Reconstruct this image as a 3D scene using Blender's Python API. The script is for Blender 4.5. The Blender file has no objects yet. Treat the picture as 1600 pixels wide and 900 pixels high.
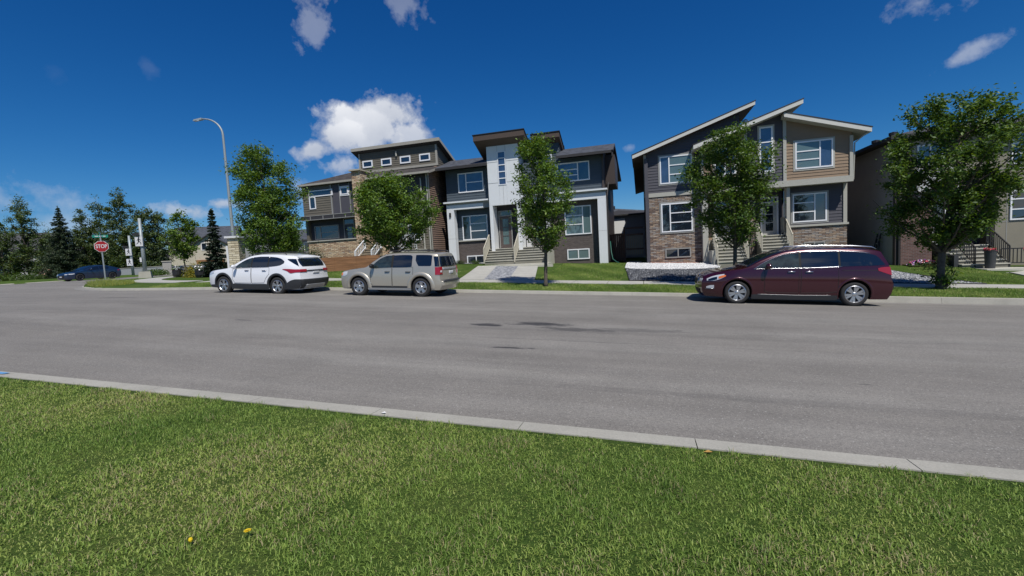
import bpy, bmesh, math, random
import numpy as np
from mathutils import Vector, Matrix
random.seed(7)
SC = bpy.context.scene
COL = SC.collection
# ---------------------------------------------------------------- camera, sky, sun, exposure
cam_d = bpy.data.cameras.new('camera')
cam = bpy.data.objects.new('camera', cam_d); COL.objects.link(cam)
YAW, PITCH, ROLL, CAMH, G = .2817, .0763, .055, 1.7826, -.0457
fw = Vector((-math.sin(YAW)*math.cos(PITCH), math.cos(YAW)*math.cos(PITCH), -math.sin(PITCH)))
rt = Vector((math.cos(YAW), math.sin(YAW), 0)); up = rt.cross(fw)
rt2 = rt*math.cos(ROLL)-up*math.sin(ROLL); up2 = up*math.cos(ROLL)+rt*math.sin(ROLL)
M = Matrix.Identity(4)
for i in range(3):
    M[i][0] = rt2[i]; M[i][1] = up2[i]; M[i][2] = -fw[i]
M[2][3] = CAMH
cam.matrix_world = M
cam_d.sensor_width = 36; cam_d.lens = 36*713.4191/1600
cam_d.clip_start = .05; cam_d.clip_end = 4000
SC.camera = cam

SUN_EL, SUN_AZ = math.radians(56.5), math.radians(35)      # azimuth: from -Y towards +X
sdir = Vector((math.sin(SUN_AZ)*math.cos(SUN_EL), -math.cos(SUN_AZ)*math.cos(SUN_EL), math.sin(SUN_EL)))
ld = bpy.data.lights.new('sun', 'SUN'); sun = bpy.data.objects.new('sun', ld); COL.objects.link(sun)
ld.energy = 4.9; ld.angle = math.radians(.5); ld.color = (1, .955, .87)
sun.rotation_euler = (-sdir).to_track_quat('-Z', 'Y').to_euler()
sun.location = (0, 0, 60)
SC.view_settings.view_transform = 'Standard'
SC.view_settings.look = 'None'; SC.view_settings.gamma = 1; SC.view_settings.exposure = -.12
SC.view_settings.use_curve_mapping = False

world = bpy.data.worlds.new('World'); SC.world = world; world.use_nodes = True
wt = world.node_tree; wt.nodes.clear()
def wn(t, **k):
    n = wt.nodes.new(t)
    for a, b in k.items(): setattr(n, a, b)
    return n
def wl(a, b): wt.links.new(a, b)
def wmath(op, a, b=None, c=None, clamp=False):
    n = wn('ShaderNodeMath', operation=op); n.use_clamp = clamp
    for i, v in enumerate((a, b, c)):
        if v is None: continue
        if isinstance(v, (int, float)): n.inputs[i].default_value = v
        else: wl(v, n.inputs[i])
    return n.outputs[0]
sky = wn('ShaderNodeTexSky', sky_type='NISHITA'); sky.sun_disc = False
sky.sun_elevation = SUN_EL; sky.sun_rotation = math.pi-SUN_AZ
sky.altitude = 1000; sky.air_density = 1.0; sky.dust_density = .25; sky.ozone_density = 3.0
hs = wn('ShaderNodeHueSaturation'); hs.inputs['Saturation'].default_value = 1.2; hs.inputs['Value'].default_value = .95
wl(sky.outputs[0], hs.inputs['Color'])
# deep polarised blue of the clear summer sky: one power and gain per channel
sep = wn('ShaderNodeSeparateColor'); wl(hs.outputs[0], sep.inputs[0]); cmb = wn('ShaderNodeCombineColor')
for i, (gm, gn) in enumerate(((1.6, .2214), (1.1, .638), (.94, 1.14))): wl(wmath('MULTIPLY', wmath('POWER', sep.outputs[i], gm), gn), cmb.inputs[i])
geo = wn('ShaderNodeNewGeometry'); tc = wn('ShaderNodeTexCoord')
vec = tc.outputs['Generated']
noi = wn('ShaderNodeTexNoise'); noi.inputs['Scale'].default_value = 9; noi.inputs['Detail'].default_value = 9; noi.inputs['Roughness'].default_value = .58
wl(vec, noi.inputs['Vector'])
noi2 = wn('ShaderNodeTexNoise'); noi2.inputs['Scale'].default_value = 30; noi2.inputs['Detail'].default_value = 6; noi2.inputs['Roughness'].default_value = .6
wl(vec, noi2.inputs['Vector'])
# clouds of the sky itself: (direction, half width, half height, tilt, density, raggedness)
CL = [((-.565, .785, .243), .062, .036, .0, 1.0, .8), ((-.505, .815, .262), .105, .050, .0, 1.0, .9), ((-.475, .83, .29), .085, .05, .0, 1.0, .9), ((-.60, .765, .222), .06, .03, .25, .9, .9),
      ((-.452, .86, .25), .060, .042, -.1, .9, .9),
      ((-.58, .79, .19), .055, .030, .05, .7, 1.2), ((-.545, .735, .42), .035, .055, .5, .34, 2.2), ((-.41, .78, .475), .06, .035, 0, .30, 2.0), ((-.50, .71, .47), .03, .03, 0, .34, 2.0),
      ((.41, .85, .335), .075, .024, -.15, .42, 1.5), ((.485, .825, .34), .08, .02, 0, .35, 1.6), ((.46, .86, .25), .05, .016, .38, .48, 1.3),
      ((-.74, .67, .12), .034, .014, 0, .75, 1.0), ((-.775, .63, .105), .075, .022, 0, .65, 1.2), ((-.80, .60, .09), .04, .02, 0, .5, 1.2),
      ((-.89, .46, .115), .12, .025, 0, .35, 1.5), ((-.86, .50, .08), .10, .035, 0, .35, 1.3), ((-.02, .98, .2), .018, .012, 0, .38, 1.2), ((-.39, .87, .31), .010, .008, 0, .22, 1.5),
      ((-.82, .49, .3), .02, .015, .6, .03, 1.5), ((-.75, .57, .33), .012, .02, .5, .06, 1.5), ((-.62, .77, .15), .05, .03, 0, .4, 1.2),
      ((-.30, .95, .09), .1, .02, 0, .3, 1.5), ((.7, .3, .4), .3, .12, 0, .5, 1.2), ((.2, -.8, .5), .35, .15, 0, .6, 1.2), ((-.6, -.6, .4), .3, .12, 0, .5, 1.2)]
total = None; shade = None
n1 = wmath('SUBTRACT', noi.outputs['Fac'], .5); n2 = wmath('SUBTRACT', noi2.outputs['Fac'], .5)
nsum = wmath('ADD', wmath('MULTIPLY', n1, 2.6), wmath('MULTIPLY', n2, 1.1))
for c, sw, sh, tilt, dens, rag in CL:
    d = Vector(c).normalized(); r = d.cross(Vector((0, 0, 1))).normalized(); u = r.cross(d)
    r2 = r*math.cos(tilt)+u*math.sin(tilt); u2 = u*math.cos(tilt)-r*math.sin(tilt)
    def dot(v, off=0.):
        n = wn('ShaderNodeVectorMath', operation='DOT_PRODUCT'); wl(vec, n.inputs[0]); n.inputs[1].default_value = v; return n.outputs['Value']
    a = wmath('DIVIDE', dot(r2), sw); b = wmath('DIVIDE', dot(u2), sh); f = wmath('GREATER_THAN', dot(d), .3)
    rr = wmath('SQRT', wmath('ADD', wmath('MULTIPLY', a, a), wmath('MULTIPLY', b, b)))
    wisp = dens <= .6
    m = wmath('ADD', wmath('MULTIPLY_ADD', rr, -1.0, .72 if wisp else 1.0), wmath('MULTIPLY', nsum, rag*1.25 if wisp else rag))
    m = wmath('MULTIPLY', m, .55 if wisp else 1.0, clamp=True)
    m = wmath('MULTIPLY', m, f)
    m = wmath('MULTIPLY', wmath('SMOOTH_MIN', wmath('MULTIPLY', m, 2.2), 1.0, .2), dens, clamp=True)
    s = wmath('MULTIPLY', m, wmath('MULTIPLY_ADD', b, .5, .5, clamp=True))
    total = m if total is None else wmath('MAXIMUM', total, m)
    shade = s if shade is None else wmath('SMOOTH_MAX', shade, s, .5)
mixc = wn('ShaderNodeMix', data_type='RGBA'); mixc.inputs['A'].default_value = (4.9, 5.5, 6.8, 1); mixc.inputs['B'].default_value = (10.8, 11.0, 11.5, 1)
wl(wmath('ADD', shade, wmath('MULTIPLY', n1, .8), clamp=True), mixc.inputs['Factor'])
mixs = wn('ShaderNodeMix', data_type='RGBA'); wl(cmb.outputs[0], mixs.inputs['A']); wl(mixc.outputs['Result'], mixs.inputs['B']); wl(wmath('MULTIPLY', total, .95, clamp=True), mixs.inputs['Factor'])
bg = wn('ShaderNodeBackground'); bg.inputs['Strength'].default_value = .088
wl(mixs.outputs['Result'], bg.inputs['Color'])
wo = wn('ShaderNodeOutputWorld'); wl(bg.outputs[0], wo.inputs['Surface'])

# ---------------------------------------------------------------- materials
MATS = {}
def mat(name, col, rough=.7, metal=0., noise=None, bump=None, spec=None, coat=0., ior=None, trans=0., stretch=None):
    """noise=(scale, amount) colour variation; bump=(scale, strength, distance)"""
    if name in MATS: return MATS[name]
    m = bpy.data.materials.new(name); m.use_nodes = True; nt = m.node_tree
    p = nt.nodes['Principled BSDF']
    p.inputs['Base Color'].default_value = (*col, 1); p.inputs['Roughness'].default_value = rough; p.inputs['Metallic'].default_value = metal
    if spec is not None: p.inputs['Specular IOR Level'].default_value = spec
    if ior: p.inputs['IOR'].default_value = ior
    if coat: p.inputs['Coat Weight'].default_value = coat; p.inputs['Coat Roughness'].default_value = .03
    tcn = nt.nodes.new('ShaderNodeTexCoord'); co = tcn.outputs['Object']
    if stretch:
        mp = nt.nodes.new('ShaderNodeMapping'); mp.inputs['Scale'].default_value = stretch; nt.links.new(co, mp.inputs['Vector']); co = mp.outputs[0]
    if noise:
        n = nt.nodes.new('ShaderNodeTexNoise'); n.inputs['Scale'].default_value = noise[0]; n.inputs['Detail'].default_value = 5; n.inputs['Roughness'].default_value = .65
        nt.links.new(co, n.inputs['Vector'])
        mr = nt.nodes.new('ShaderNodeMapRange'); mr.inputs['From Min'].default_value = .3; mr.inputs['From Max'].default_value = .7
        mr.inputs['To Min'].default_value = 1-noise[1]; mr.inputs['To Max'].default_value = 1+noise[1]; nt.links.new(n.outputs['Fac'], mr.inputs['Value'])
        vm = nt.nodes.new('ShaderNodeVectorMath'); vm.operation = 'SCALE'; vm.inputs[0].default_value = col; nt.links.new(mr.outputs[0], vm.inputs['Scale'])
        nt.links.new(vm.outputs[0], p.inputs['Base Color'])
    if bump:
        n = nt.nodes.new('ShaderNodeTexNoise'); n.inputs['Scale'].default_value = bump[0]; n.inputs['Detail'].default_value = 4
        nt.links.new(co, n.inputs['Vector'])
        b = nt.nodes.new('ShaderNodeBump'); b.inputs['Strength'].default_value = bump[1]; b.inputs['Distance'].default_value = bump[2]
        nt.links.new(n.outputs['Fac'], b.inputs['Height']); nt.links.new(b.outputs[0], p.inputs['Normal'])
    MATS[name] = m; return m
def nodes_of(name):
    m = bpy.data.materials.new(name); m.use_nodes = True; MATS[name] = m
    return m, m.node_tree, m.node_tree.nodes['Principled BSDF']
def N(nt, t, **k):
    n = nt.nodes.new(t)
    for a, b in k.items(): setattr(n, a, b)
    return n
def noise_n(nt, co, scale, detail=5, rough=.6):
    n = N(nt, 'ShaderNodeTexNoise'); n.inputs['Scale'].default_value = scale; n.inputs['Detail'].default_value = detail; n.inputs['Roughness'].default_value = rough
    nt.links.new(co, n.inputs['Vector']); return n.outputs['Fac']
def ramp(nt, fac, stops):
    r = N(nt, 'ShaderNodeValToRGB'); el = r.color_ramp.elements
    while len(el) < len(stops): el.new(.5)
    for e, (p_, c) in zip(el, stops): e.position = p_; e.color = (*c, 1)
    nt.links.new(fac, r.inputs['Fac']); return r.outputs['Color']
def mixrgb(nt, fac, a, b, mode='MIX'):
    n = N(nt, 'ShaderNodeMix', data_type='RGBA', blend_type=mode)
    if isinstance(fac, (int, float)): n.inputs['Factor'].default_value = fac
    else: nt.links.new(fac, n.inputs['Factor'])
    for s, v in (('A', a), ('B', b)):
        if isinstance(v, tuple): n.inputs[s].default_value = (*v, 1)
        else: nt.links.new(v, n.inputs[s])
    return n.outputs['Result']
def bumpn(nt, h, strength, dist, p):
    b = N(nt, 'ShaderNodeBump'); b.inputs['Strength'].default_value = strength; b.inputs['Distance'].default_value = dist
    nt.links.new(h, b.inputs['Height']); nt.links.new(b.outputs[0], p.inputs['Normal']); return b

def m_asphalt():
    m, nt, p = nodes_of('asphalt'); tcn = N(nt, 'ShaderNodeTexCoord'); co = tcn.outputs['Object']
    mp = N(nt, 'ShaderNodeMapping'); mp.inputs['Scale'].default_value = (.05, .8, 1); nt.links.new(co, mp.inputs['Vector'])
    a = ramp(nt, noise_n(nt, mp.outputs[0], 1.0, 4), [(.3, (.173, .161, .147)), (.5, (.203, .190, .174)), (.72, (.238, .226, .208))])
    b = ramp(nt, noise_n(nt, co, 90, 3, .7), [(.3, (.62, .62, .62)), (.5, (.98, .98, .98)), (.72, (1.3, 1.3, 1.28))])
    c = mixrgb(nt, 1., a, b, 'MULTIPLY')
    b2 = ramp(nt, noise_n(nt, co, 34, 5, .85), [(.32, (.66, .66, .66)), (.5, (1., 1., 1.)), (.70, (1.28, 1.28, 1.26))])
    c = mixrgb(nt, 1., c, b2, 'MULTIPLY')
    b3 = ramp(nt, noise_n(nt, co, .7, 4, .6), [(.3, (.9, .9, .9)), (.7, (1.09, 1.09, 1.09))])
    c = mixrgb(nt, 1., c, b3, 'MULTIPLY')
    mp3 = N(nt, 'ShaderNodeMapping'); mp3.inputs['Scale'].default_value = (.16, 2.6, 1); nt.links.new(co, mp3.inputs['Vector'])
    b4 = ramp(nt, noise_n(nt, mp3.outputs[0], 1.0, 5, .65), [(.28, (.88, .88, .885)), (.5, (1, 1, 1)), (.72, (1.08, 1.08, 1.07))])
    c = mixrgb(nt, 1., c, b4, 'MULTIPLY')
    # pale stone chips in the surface
    vo = N(nt, 'ShaderNodeTexVoronoi'); vo.inputs['Scale'].default_value = 30; nt.links.new(co, vo.inputs['Vector'])
    lt = N(nt, 'ShaderNodeMath', operation='LESS_THAN'); lt.inputs[1].default_value = .20; nt.links.new(vo.outputs['Distance'], lt.inputs[0])
    sp = N(nt, 'ShaderNodeSeparateColor'); nt.links.new(vo.outputs['Color'], sp.inputs[0])
    g2 = N(nt, 'ShaderNodeMath', operation='GREATER_THAN'); g2.inputs[1].default_value = .72; nt.links.new(sp.outputs[0], g2.inputs[0])
    mu = N(nt, 'ShaderNodeMath', operation='MULTIPLY'); nt.links.new(lt.outputs[0], mu.inputs[0]); nt.links.new(g2.outputs[0], mu.inputs[1])
    c = mixrgb(nt, mu.outputs[0], c, (.34, .33, .31))
    mps = N(nt, 'ShaderNodeMapping'); mps.inputs['Scale'].default_value = (2.2, 9., 1); nt.links.new(co, mps.inputs['Vector'])
    # tar and oil marks worn into the lane (a few, in road coordinates)
    sx = N(nt, 'ShaderNodeSeparateXYZ'); nt.links.new(co, sx.inputs[0])
    def M_(op, a, b=None, cl=False):
        n = N(nt, 'ShaderNodeMath', operation=op); n.use_clamp = cl
        for i, v in enumerate((a, b)):
            if v is None: continue
            if isinstance(v, (int, float)): n.inputs[i].default_value = v
            else: nt.links.new(v, n.inputs[i])
        return n.outputs[0]
    nz = M_('SUBTRACT', noise_n(nt, mps.outputs[0], 1., 6, .7), .5)
    tot = None
    for (mx, my, wx_, wy_, st) in STAINS:
        ax = M_('DIVIDE', M_('SUBTRACT', sx.outputs[0], mx), wx_); ay = M_('DIVIDE', M_('SUBTRACT', sx.outputs[1], my), wy_)
        q = M_('SUBTRACT', 1., M_('SQRT', M_('ADD', M_('MULTIPLY', ax, ax), M_('MULTIPLY', ay, ay))))
        q = M_('ADD', q, M_('MULTIPLY', nz, 3.6)); q = M_('MULTIPLY', M_('MULTIPLY', q, 2.6, True), st)
        q = M_('MULTIPLY', q, M_('LESS_THAN', M_('ABSOLUTE', ax), 1.4)); q = M_('MULTIPLY', q, M_('LESS_THAN', M_('ABSOLUTE', ay), 2.2))
        tot = q if tot is None else M_('MAXIMUM', tot, q)
    c = mixrgb(nt, tot, c, (.045, .043, .045))
    nt.links.new(c, p.inputs['Base Color']); p.inputs['Roughness'].default_value = .88
    bumpn(nt, noise_n(nt, co, 70, 3, .7), .6, .006, p)
    return m
STAINS = [(-3.35, 9.5, .45, .2, 1.), (-2.3, 9.85, .85, .25, 1.), (-1.3, 9.35, .8, .25, .7), (-.1, 9.5, 1.1, .22, .45), (-2.2, 7.45, .40, .06, 1.),
          (-19.8, 13.0, 1.1, .09, .8), (-27.5, 13.6, 1.5, .12, .8), (-9.5, 8.9, .25, .05, .8), (-2., 9.3, 8., .35, .12), (2., 5.6, 5., .12, .16), (-1, 8.2, 4, .03, .3), (2.6, 6.5, .12, .03, .6), (-8., 10.8, 9, .3, .1), (-14, 7.2, 9, .35, .12)]
m_asphalt()
def m_concrete(name, col, sc=1.):
    m, nt, p = nodes_of(name); tcn = N(nt, 'ShaderNodeTexCoord'); co = tcn.outputs['Object']
    a = ramp(nt, noise_n(nt, co, 1.3*sc, 6, .7), [(.3, tuple(v*.82 for v in col)), (.55, col), (.75, tuple(min(1, v*1.1) for v in col))])
    b = ramp(nt, noise_n(nt, co, 60, 3, .7), [(.3, (.85, .85, .85)), (.7, (1.1, 1.1, 1.1))])
    nt.links.new(mixrgb(nt, 1., a, b, 'MULTIPLY'), p.inputs['Base Color']); p.inputs['Roughness'].default_value = .85
    bumpn(nt, noise_n(nt, co, 60, 3, .7), .3, .004, p); return m
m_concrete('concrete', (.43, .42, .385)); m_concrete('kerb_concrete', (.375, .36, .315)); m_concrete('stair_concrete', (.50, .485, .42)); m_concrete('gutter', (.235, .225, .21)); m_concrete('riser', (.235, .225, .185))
def m_lawn(name, c1, c2, c3, s=1.):
    m, nt, p = nodes_of(name); tcn = N(nt, 'ShaderNodeTexCoord'); co = tcn.outputs['Object']
    a = ramp(nt, noise_n(nt, co, .9*s, 5, .65), [(.3, c1), (.52, c2), (.75, c3)])
    b = ramp(nt, noise_n(nt, co, 26, 4, .8), [(.28, (.5, .5, .5)), (.5, (.95, .95, .95)), (.72, (1.45, 1.45, 1.35))])
    nt.links.new(mixrgb(nt, 1., a, b, 'MULTIPLY'), p.inputs['Base Color']); p.inputs['Roughness'].default_value = .95; p.inputs['Specular IOR Level'].default_value = .1
    bumpn(nt, noise_n(nt, co, 30, 4, .8), 1., .05, p); return m
m_lawn('lawn', (.048, .090, .018), (.072, .122, .024), (.112, .145, .038))
m_lawn('soil', (.035, .05, .014), (.06, .075, .022), (.10, .10, .04), 3)
def m_gravel(name, cols, scale=22, bd=.05):
    m, nt, p = nodes_of(name); tcn = N(nt, 'ShaderNodeTexCoord'); co = tcn.outputs['Object']
    vo = N(nt, 'ShaderNodeTexVoronoi'); vo.inputs['Scale'].default_value = scale; nt.links.new(co, vo.inputs['Vector'])
    sp = N(nt, 'ShaderNodeSeparateColor'); nt.links.new(vo.outputs['Color'], sp.inputs[0])
    c = ramp(nt, sp.outputs[0], [(0, cols[0]), (.5, cols[1]), (1, cols[2])])
    nt.links.new(c, p.inputs['Base Color']); p.inputs['Roughness'].default_value = .85
    inv = N(nt, 'ShaderNodeMath', operation='SUBTRACT'); inv.inputs[0].default_value = 1; nt.links.new(vo.outputs['Distance'], inv.inputs[1])
    bumpn(nt, inv.outputs[0], 1., bd, p); return m
m_gravel('gravel_dark', ((.035, .038, .048), (.10, .105, .125), (.34, .35, .38)), 9, .1)
m_gravel('gravel_grey', ((.14, .15, .17), (.27, .28, .31), (.50, .51, .54)), 10, .08)
m_gravel('gravel_white', ((.45, .45, .46), (.72, .72, .72), (.88, .88, .88)), 9, .07)
m_gravel('gravel_red', ((.20, .06, .035), (.28, .09, .05), (.35, .13, .08)), 18, .03)
def m_blocks(name, cols, mortar, bw, bh, ms=.012, bump=.02, contrast=1., axis='xz', offs=.5):
    """brick / ledgestone on an upright face; axis 'xz' for walls facing the street, 'yz' for side walls"""
    m, nt, p = nodes_of(name); tcn = N(nt, 'ShaderNodeTexCoord'); sx = N(nt, 'ShaderNodeSeparateXYZ'); nt.links.new(tcn.outputs['Object'], sx.inputs[0])
    ad = N(nt, 'ShaderNodeMath', operation='ADD'); nt.links.new(sx.outputs[0], ad.inputs[0]); nt.links.new(sx.outputs[1], ad.inputs[1])
    cb = N(nt, 'ShaderNodeCombineXYZ'); nt.links.new(ad.outputs[0], cb.inputs[0]); nt.links.new(sx.outputs[2], cb.inputs[1])
    no = noise_n(nt, tcn.outputs['Object'], 2.5, 3); 
    wv = N(nt, 'ShaderNodeMath', operation='MULTIPLY_ADD'); nt.links.new(no, wv.inputs[0]); wv.inputs[1].default_value = .06 if 'stone' in name else 0.; nt.links.new(sx.outputs[2], wv.inputs[2])
    nt.links.new(wv.outputs[0], cb.inputs[1])
    br = N(nt, 'ShaderNodeTexBrick'); nt.links.new(cb.outputs[0], br.inputs['Vector'])
    br.inputs['Scale'].default_value = 1; br.inputs['Brick Width'].default_value = bw; br.inputs['Row Height'].default_value = bh; br.inputs['Mortar Size'].default_value = ms; br.inputs['Mortar Smooth'].default_value = .2
    br.offset = offs; br.inputs['Color1'].default_value = (0, 0, 0, 1); br.inputs['Color2'].default_value = (1, 1, 1, 1); br.inputs['Mortar'].default_value = (.5, .5, .5, 1)
    # per block random: quantised noise from cell position
    sc = N(nt, 'ShaderNodeVectorMath', operation='DIVIDE'); nt.links.new(cb.outputs[0], sc.inputs[0]); sc.inputs[1].default_value = (bw*1.15, bh, 1)
    wh = N(nt, 'ShaderNodeTexNoise'); wh.inputs['Scale'].default_value = 1.15; wh.inputs['Detail'].default_value = 2; nt.links.new(sc.outputs[0], wh.inputs['Vector'])
    r1 = N(nt, 'ShaderNodeMix', data_type='FLOAT'); r1.inputs['Factor'].default_value = .55; nt.links.new(br.outputs['Color'], r1.inputs['A']); nt.links.new(wh.outputs['Fac'], r1.inputs['B'])
    c = ramp(nt, r1.outputs['Result'], [(.18, cols[0]), (.36, cols[1]), (.52, cols[2]), (.66, cols[3]), (.8, cols[4])])
    c = mixrgb(nt, br.outputs['Fac'], c, mortar)
    nt.links.new(c, p.inputs['Base Color']); p.inputs['Roughness'].default_value = .9
    h = N(nt, 'ShaderNodeMath', operation='SUBTRACT'); nt.links.new(r1.outputs['Result'], h.inputs[0]); nt.links.new(br.outputs['Fac'], h.inputs[1])
    bumpn(nt, h.outputs[0], 1., bump, p); return m
m_blocks('stone_ledge', ((.20, .15, .13), (.42, .28, .18), (.58, .43, .28), (.68, .55, .38), (.30, .27, .25)), (.09, .07, .055), .34, .095, .010, .05)
m_blocks('stone_ledge_dark', ((.09, .075, .075), (.20, .14, .11), (.38, .28, .20), (.26, .25, .25), (.52, .41, .31)), (.06, .05, .045), .34, .088, .010, .05)
m_blocks('stone_pale', ((.36, .30, .20), (.48, .42, .30), (.58, .52, .38), (.64, .58, .45), (.42, .37, .28)), (.2, .17, .12), .4, .13, .012, .04)
m_blocks('brick_grey', ((.062, .048, .045), (.078, .062, .058), (.092, .073, .068), (.105, .085, .078), (.12, .098, .09)), (.135, .122, .118), .20, .068, .008, .006)
m_blocks('brick_red', ((.085, .045, .038), (.11, .056, .046), (.14, .075, .062), (.16, .085, .07), (.19, .11, .09)), (.17, .15, .14), .22, .075, .010, .008)
def m_shingle(name, c):
    m, nt, p = nodes_of(name); tcn = N(nt, 'ShaderNodeTexCoord'); co = tcn.outputs['Object']
    vo = N(nt, 'ShaderNodeTexVoronoi'); vo.inputs['Scale'].default_value = 5; nt.links.new(co, vo.inputs['Vector'])
    sp = N(nt, 'ShaderNodeSeparateColor'); nt.links.new(vo.outputs['Color'], sp.inputs[0])
    nt.links.new(ramp(nt, sp.outputs[0], [(0, tuple(v*.75 for v in c)), (1, tuple(v*1.25 for v in c))]), p.inputs['Base Color'])
    p.inputs['Roughness'].default_value = .95; p.inputs['Specular IOR Level'].default_value = .2
    bumpn(nt, noise_n(nt, co, 25, 3), .6, .03, p); return m
m_shingle('shingle_grey', (.075, .075, .082)); m_shingle('shingle_brown', (.062, .056, .055)); m_shingle('shingle_blue', (.07, .076, .092))
S = dict(rough=.75, noise=(1.5, .05))
mat('siding_taupe', (.125, .112, .09), **S); mat('siding_slate', (.060, .080, .102), **S); mat('siding_charcoal', (.050, .049, .058), **S)
mat('siding_plum', (.070, .069, .085), **S); mat('siding_tan', (.26, .185, .125), **S); mat('siding_brown', (.20, .135, .105), **S)
mat('panel_dark', (.035, .034, .040), **S); mat('stucco_grey', (.32, .305, .28), .9, noise=(2, .06), bump=(60, .3, .006)); mat('stucco_taupe', (.235, .215, .17), .9, noise=(2, .05), bump=(60, .3, .006))
mat('panel_white', (.68, .70, .72), .6, noise=(1.2, .03)); mat('trim_cream', (.40, .39, .345), .6, noise=(1.5, .04)); mat('trim_grey', (.28, .28, .27), .6); mat('trim_white', (.75, .75, .75), .5)
mat('trim_brown', (.055, .042, .040), .6); mat('soffit_brown', (.075, .052, .042), .7); mat('soffit_dark', (.03, .028, .03), .7); mat('fascia_beige', (.34, .32, .28), .6, noise=(2, .05)); mat('fascia_pale', (.58, .57, .53), .55, noise=(2, .04))
mat('vinyl', (.78, .79, .82), .4); mat('glass', (.012, .018, .03), .03, ior=2.1); mat('glass_blind', (.10, .155, .16), .12, ior=1.8); mat('glass_curtain', (.09, .14, .15), .15, noise=(7, .75), ior=1.8, stretch=(1, 1, .35))
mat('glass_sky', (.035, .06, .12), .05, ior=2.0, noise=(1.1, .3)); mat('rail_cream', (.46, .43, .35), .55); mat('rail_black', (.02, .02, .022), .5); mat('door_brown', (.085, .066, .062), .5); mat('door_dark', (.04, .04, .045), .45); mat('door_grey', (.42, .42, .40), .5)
mat('wood_orange', (.27, .135, .065), .8, noise=(3, .42), stretch=(.25, 1, 4.), bump=(8, .4, .02)); mat('fence_brown', (.085, .045, .034), .8, noise=(3, .25), stretch=(4, 1, .4)); mat('wood_grey', (.30, .25, .18), .8, noise=(3, .2))
mat('metal_galv', (.42, .44, .44), .45, .6, noise=(3, .08)); mat('pole_grey', (.30, .34, .36), .5, .2, noise=(2, .06)); mat('metal_dark', (.03, .03, .032), .5, .3); mat('hose_green', (.02, .11, .08), .5)
mat('sign_red', (.32, .008, .012), .45); mat('sign_green', (.008, .23, .17), .45); mat('sign_white', (.62, .62, .64), .45); mat('sign_black', (.01, .01, .012), .5)
mat('plastic_black', (.012, .012, .013), .55); mat('pot_dark', (.045, .047, .052), .5, noise=(3, .1)); mat('chimney_cap', (.42, .38, .30), .7)
mat('edging', (.012, .012, .013), .6); mat('pale_wall', (.50, .50, .51), .7, noise=(1.5, .05)); mat('beige_wall', (.48, .445, .37), .8, noise=(2, .06)); mat('far_grey', (.27, .28, .30), .8)

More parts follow.
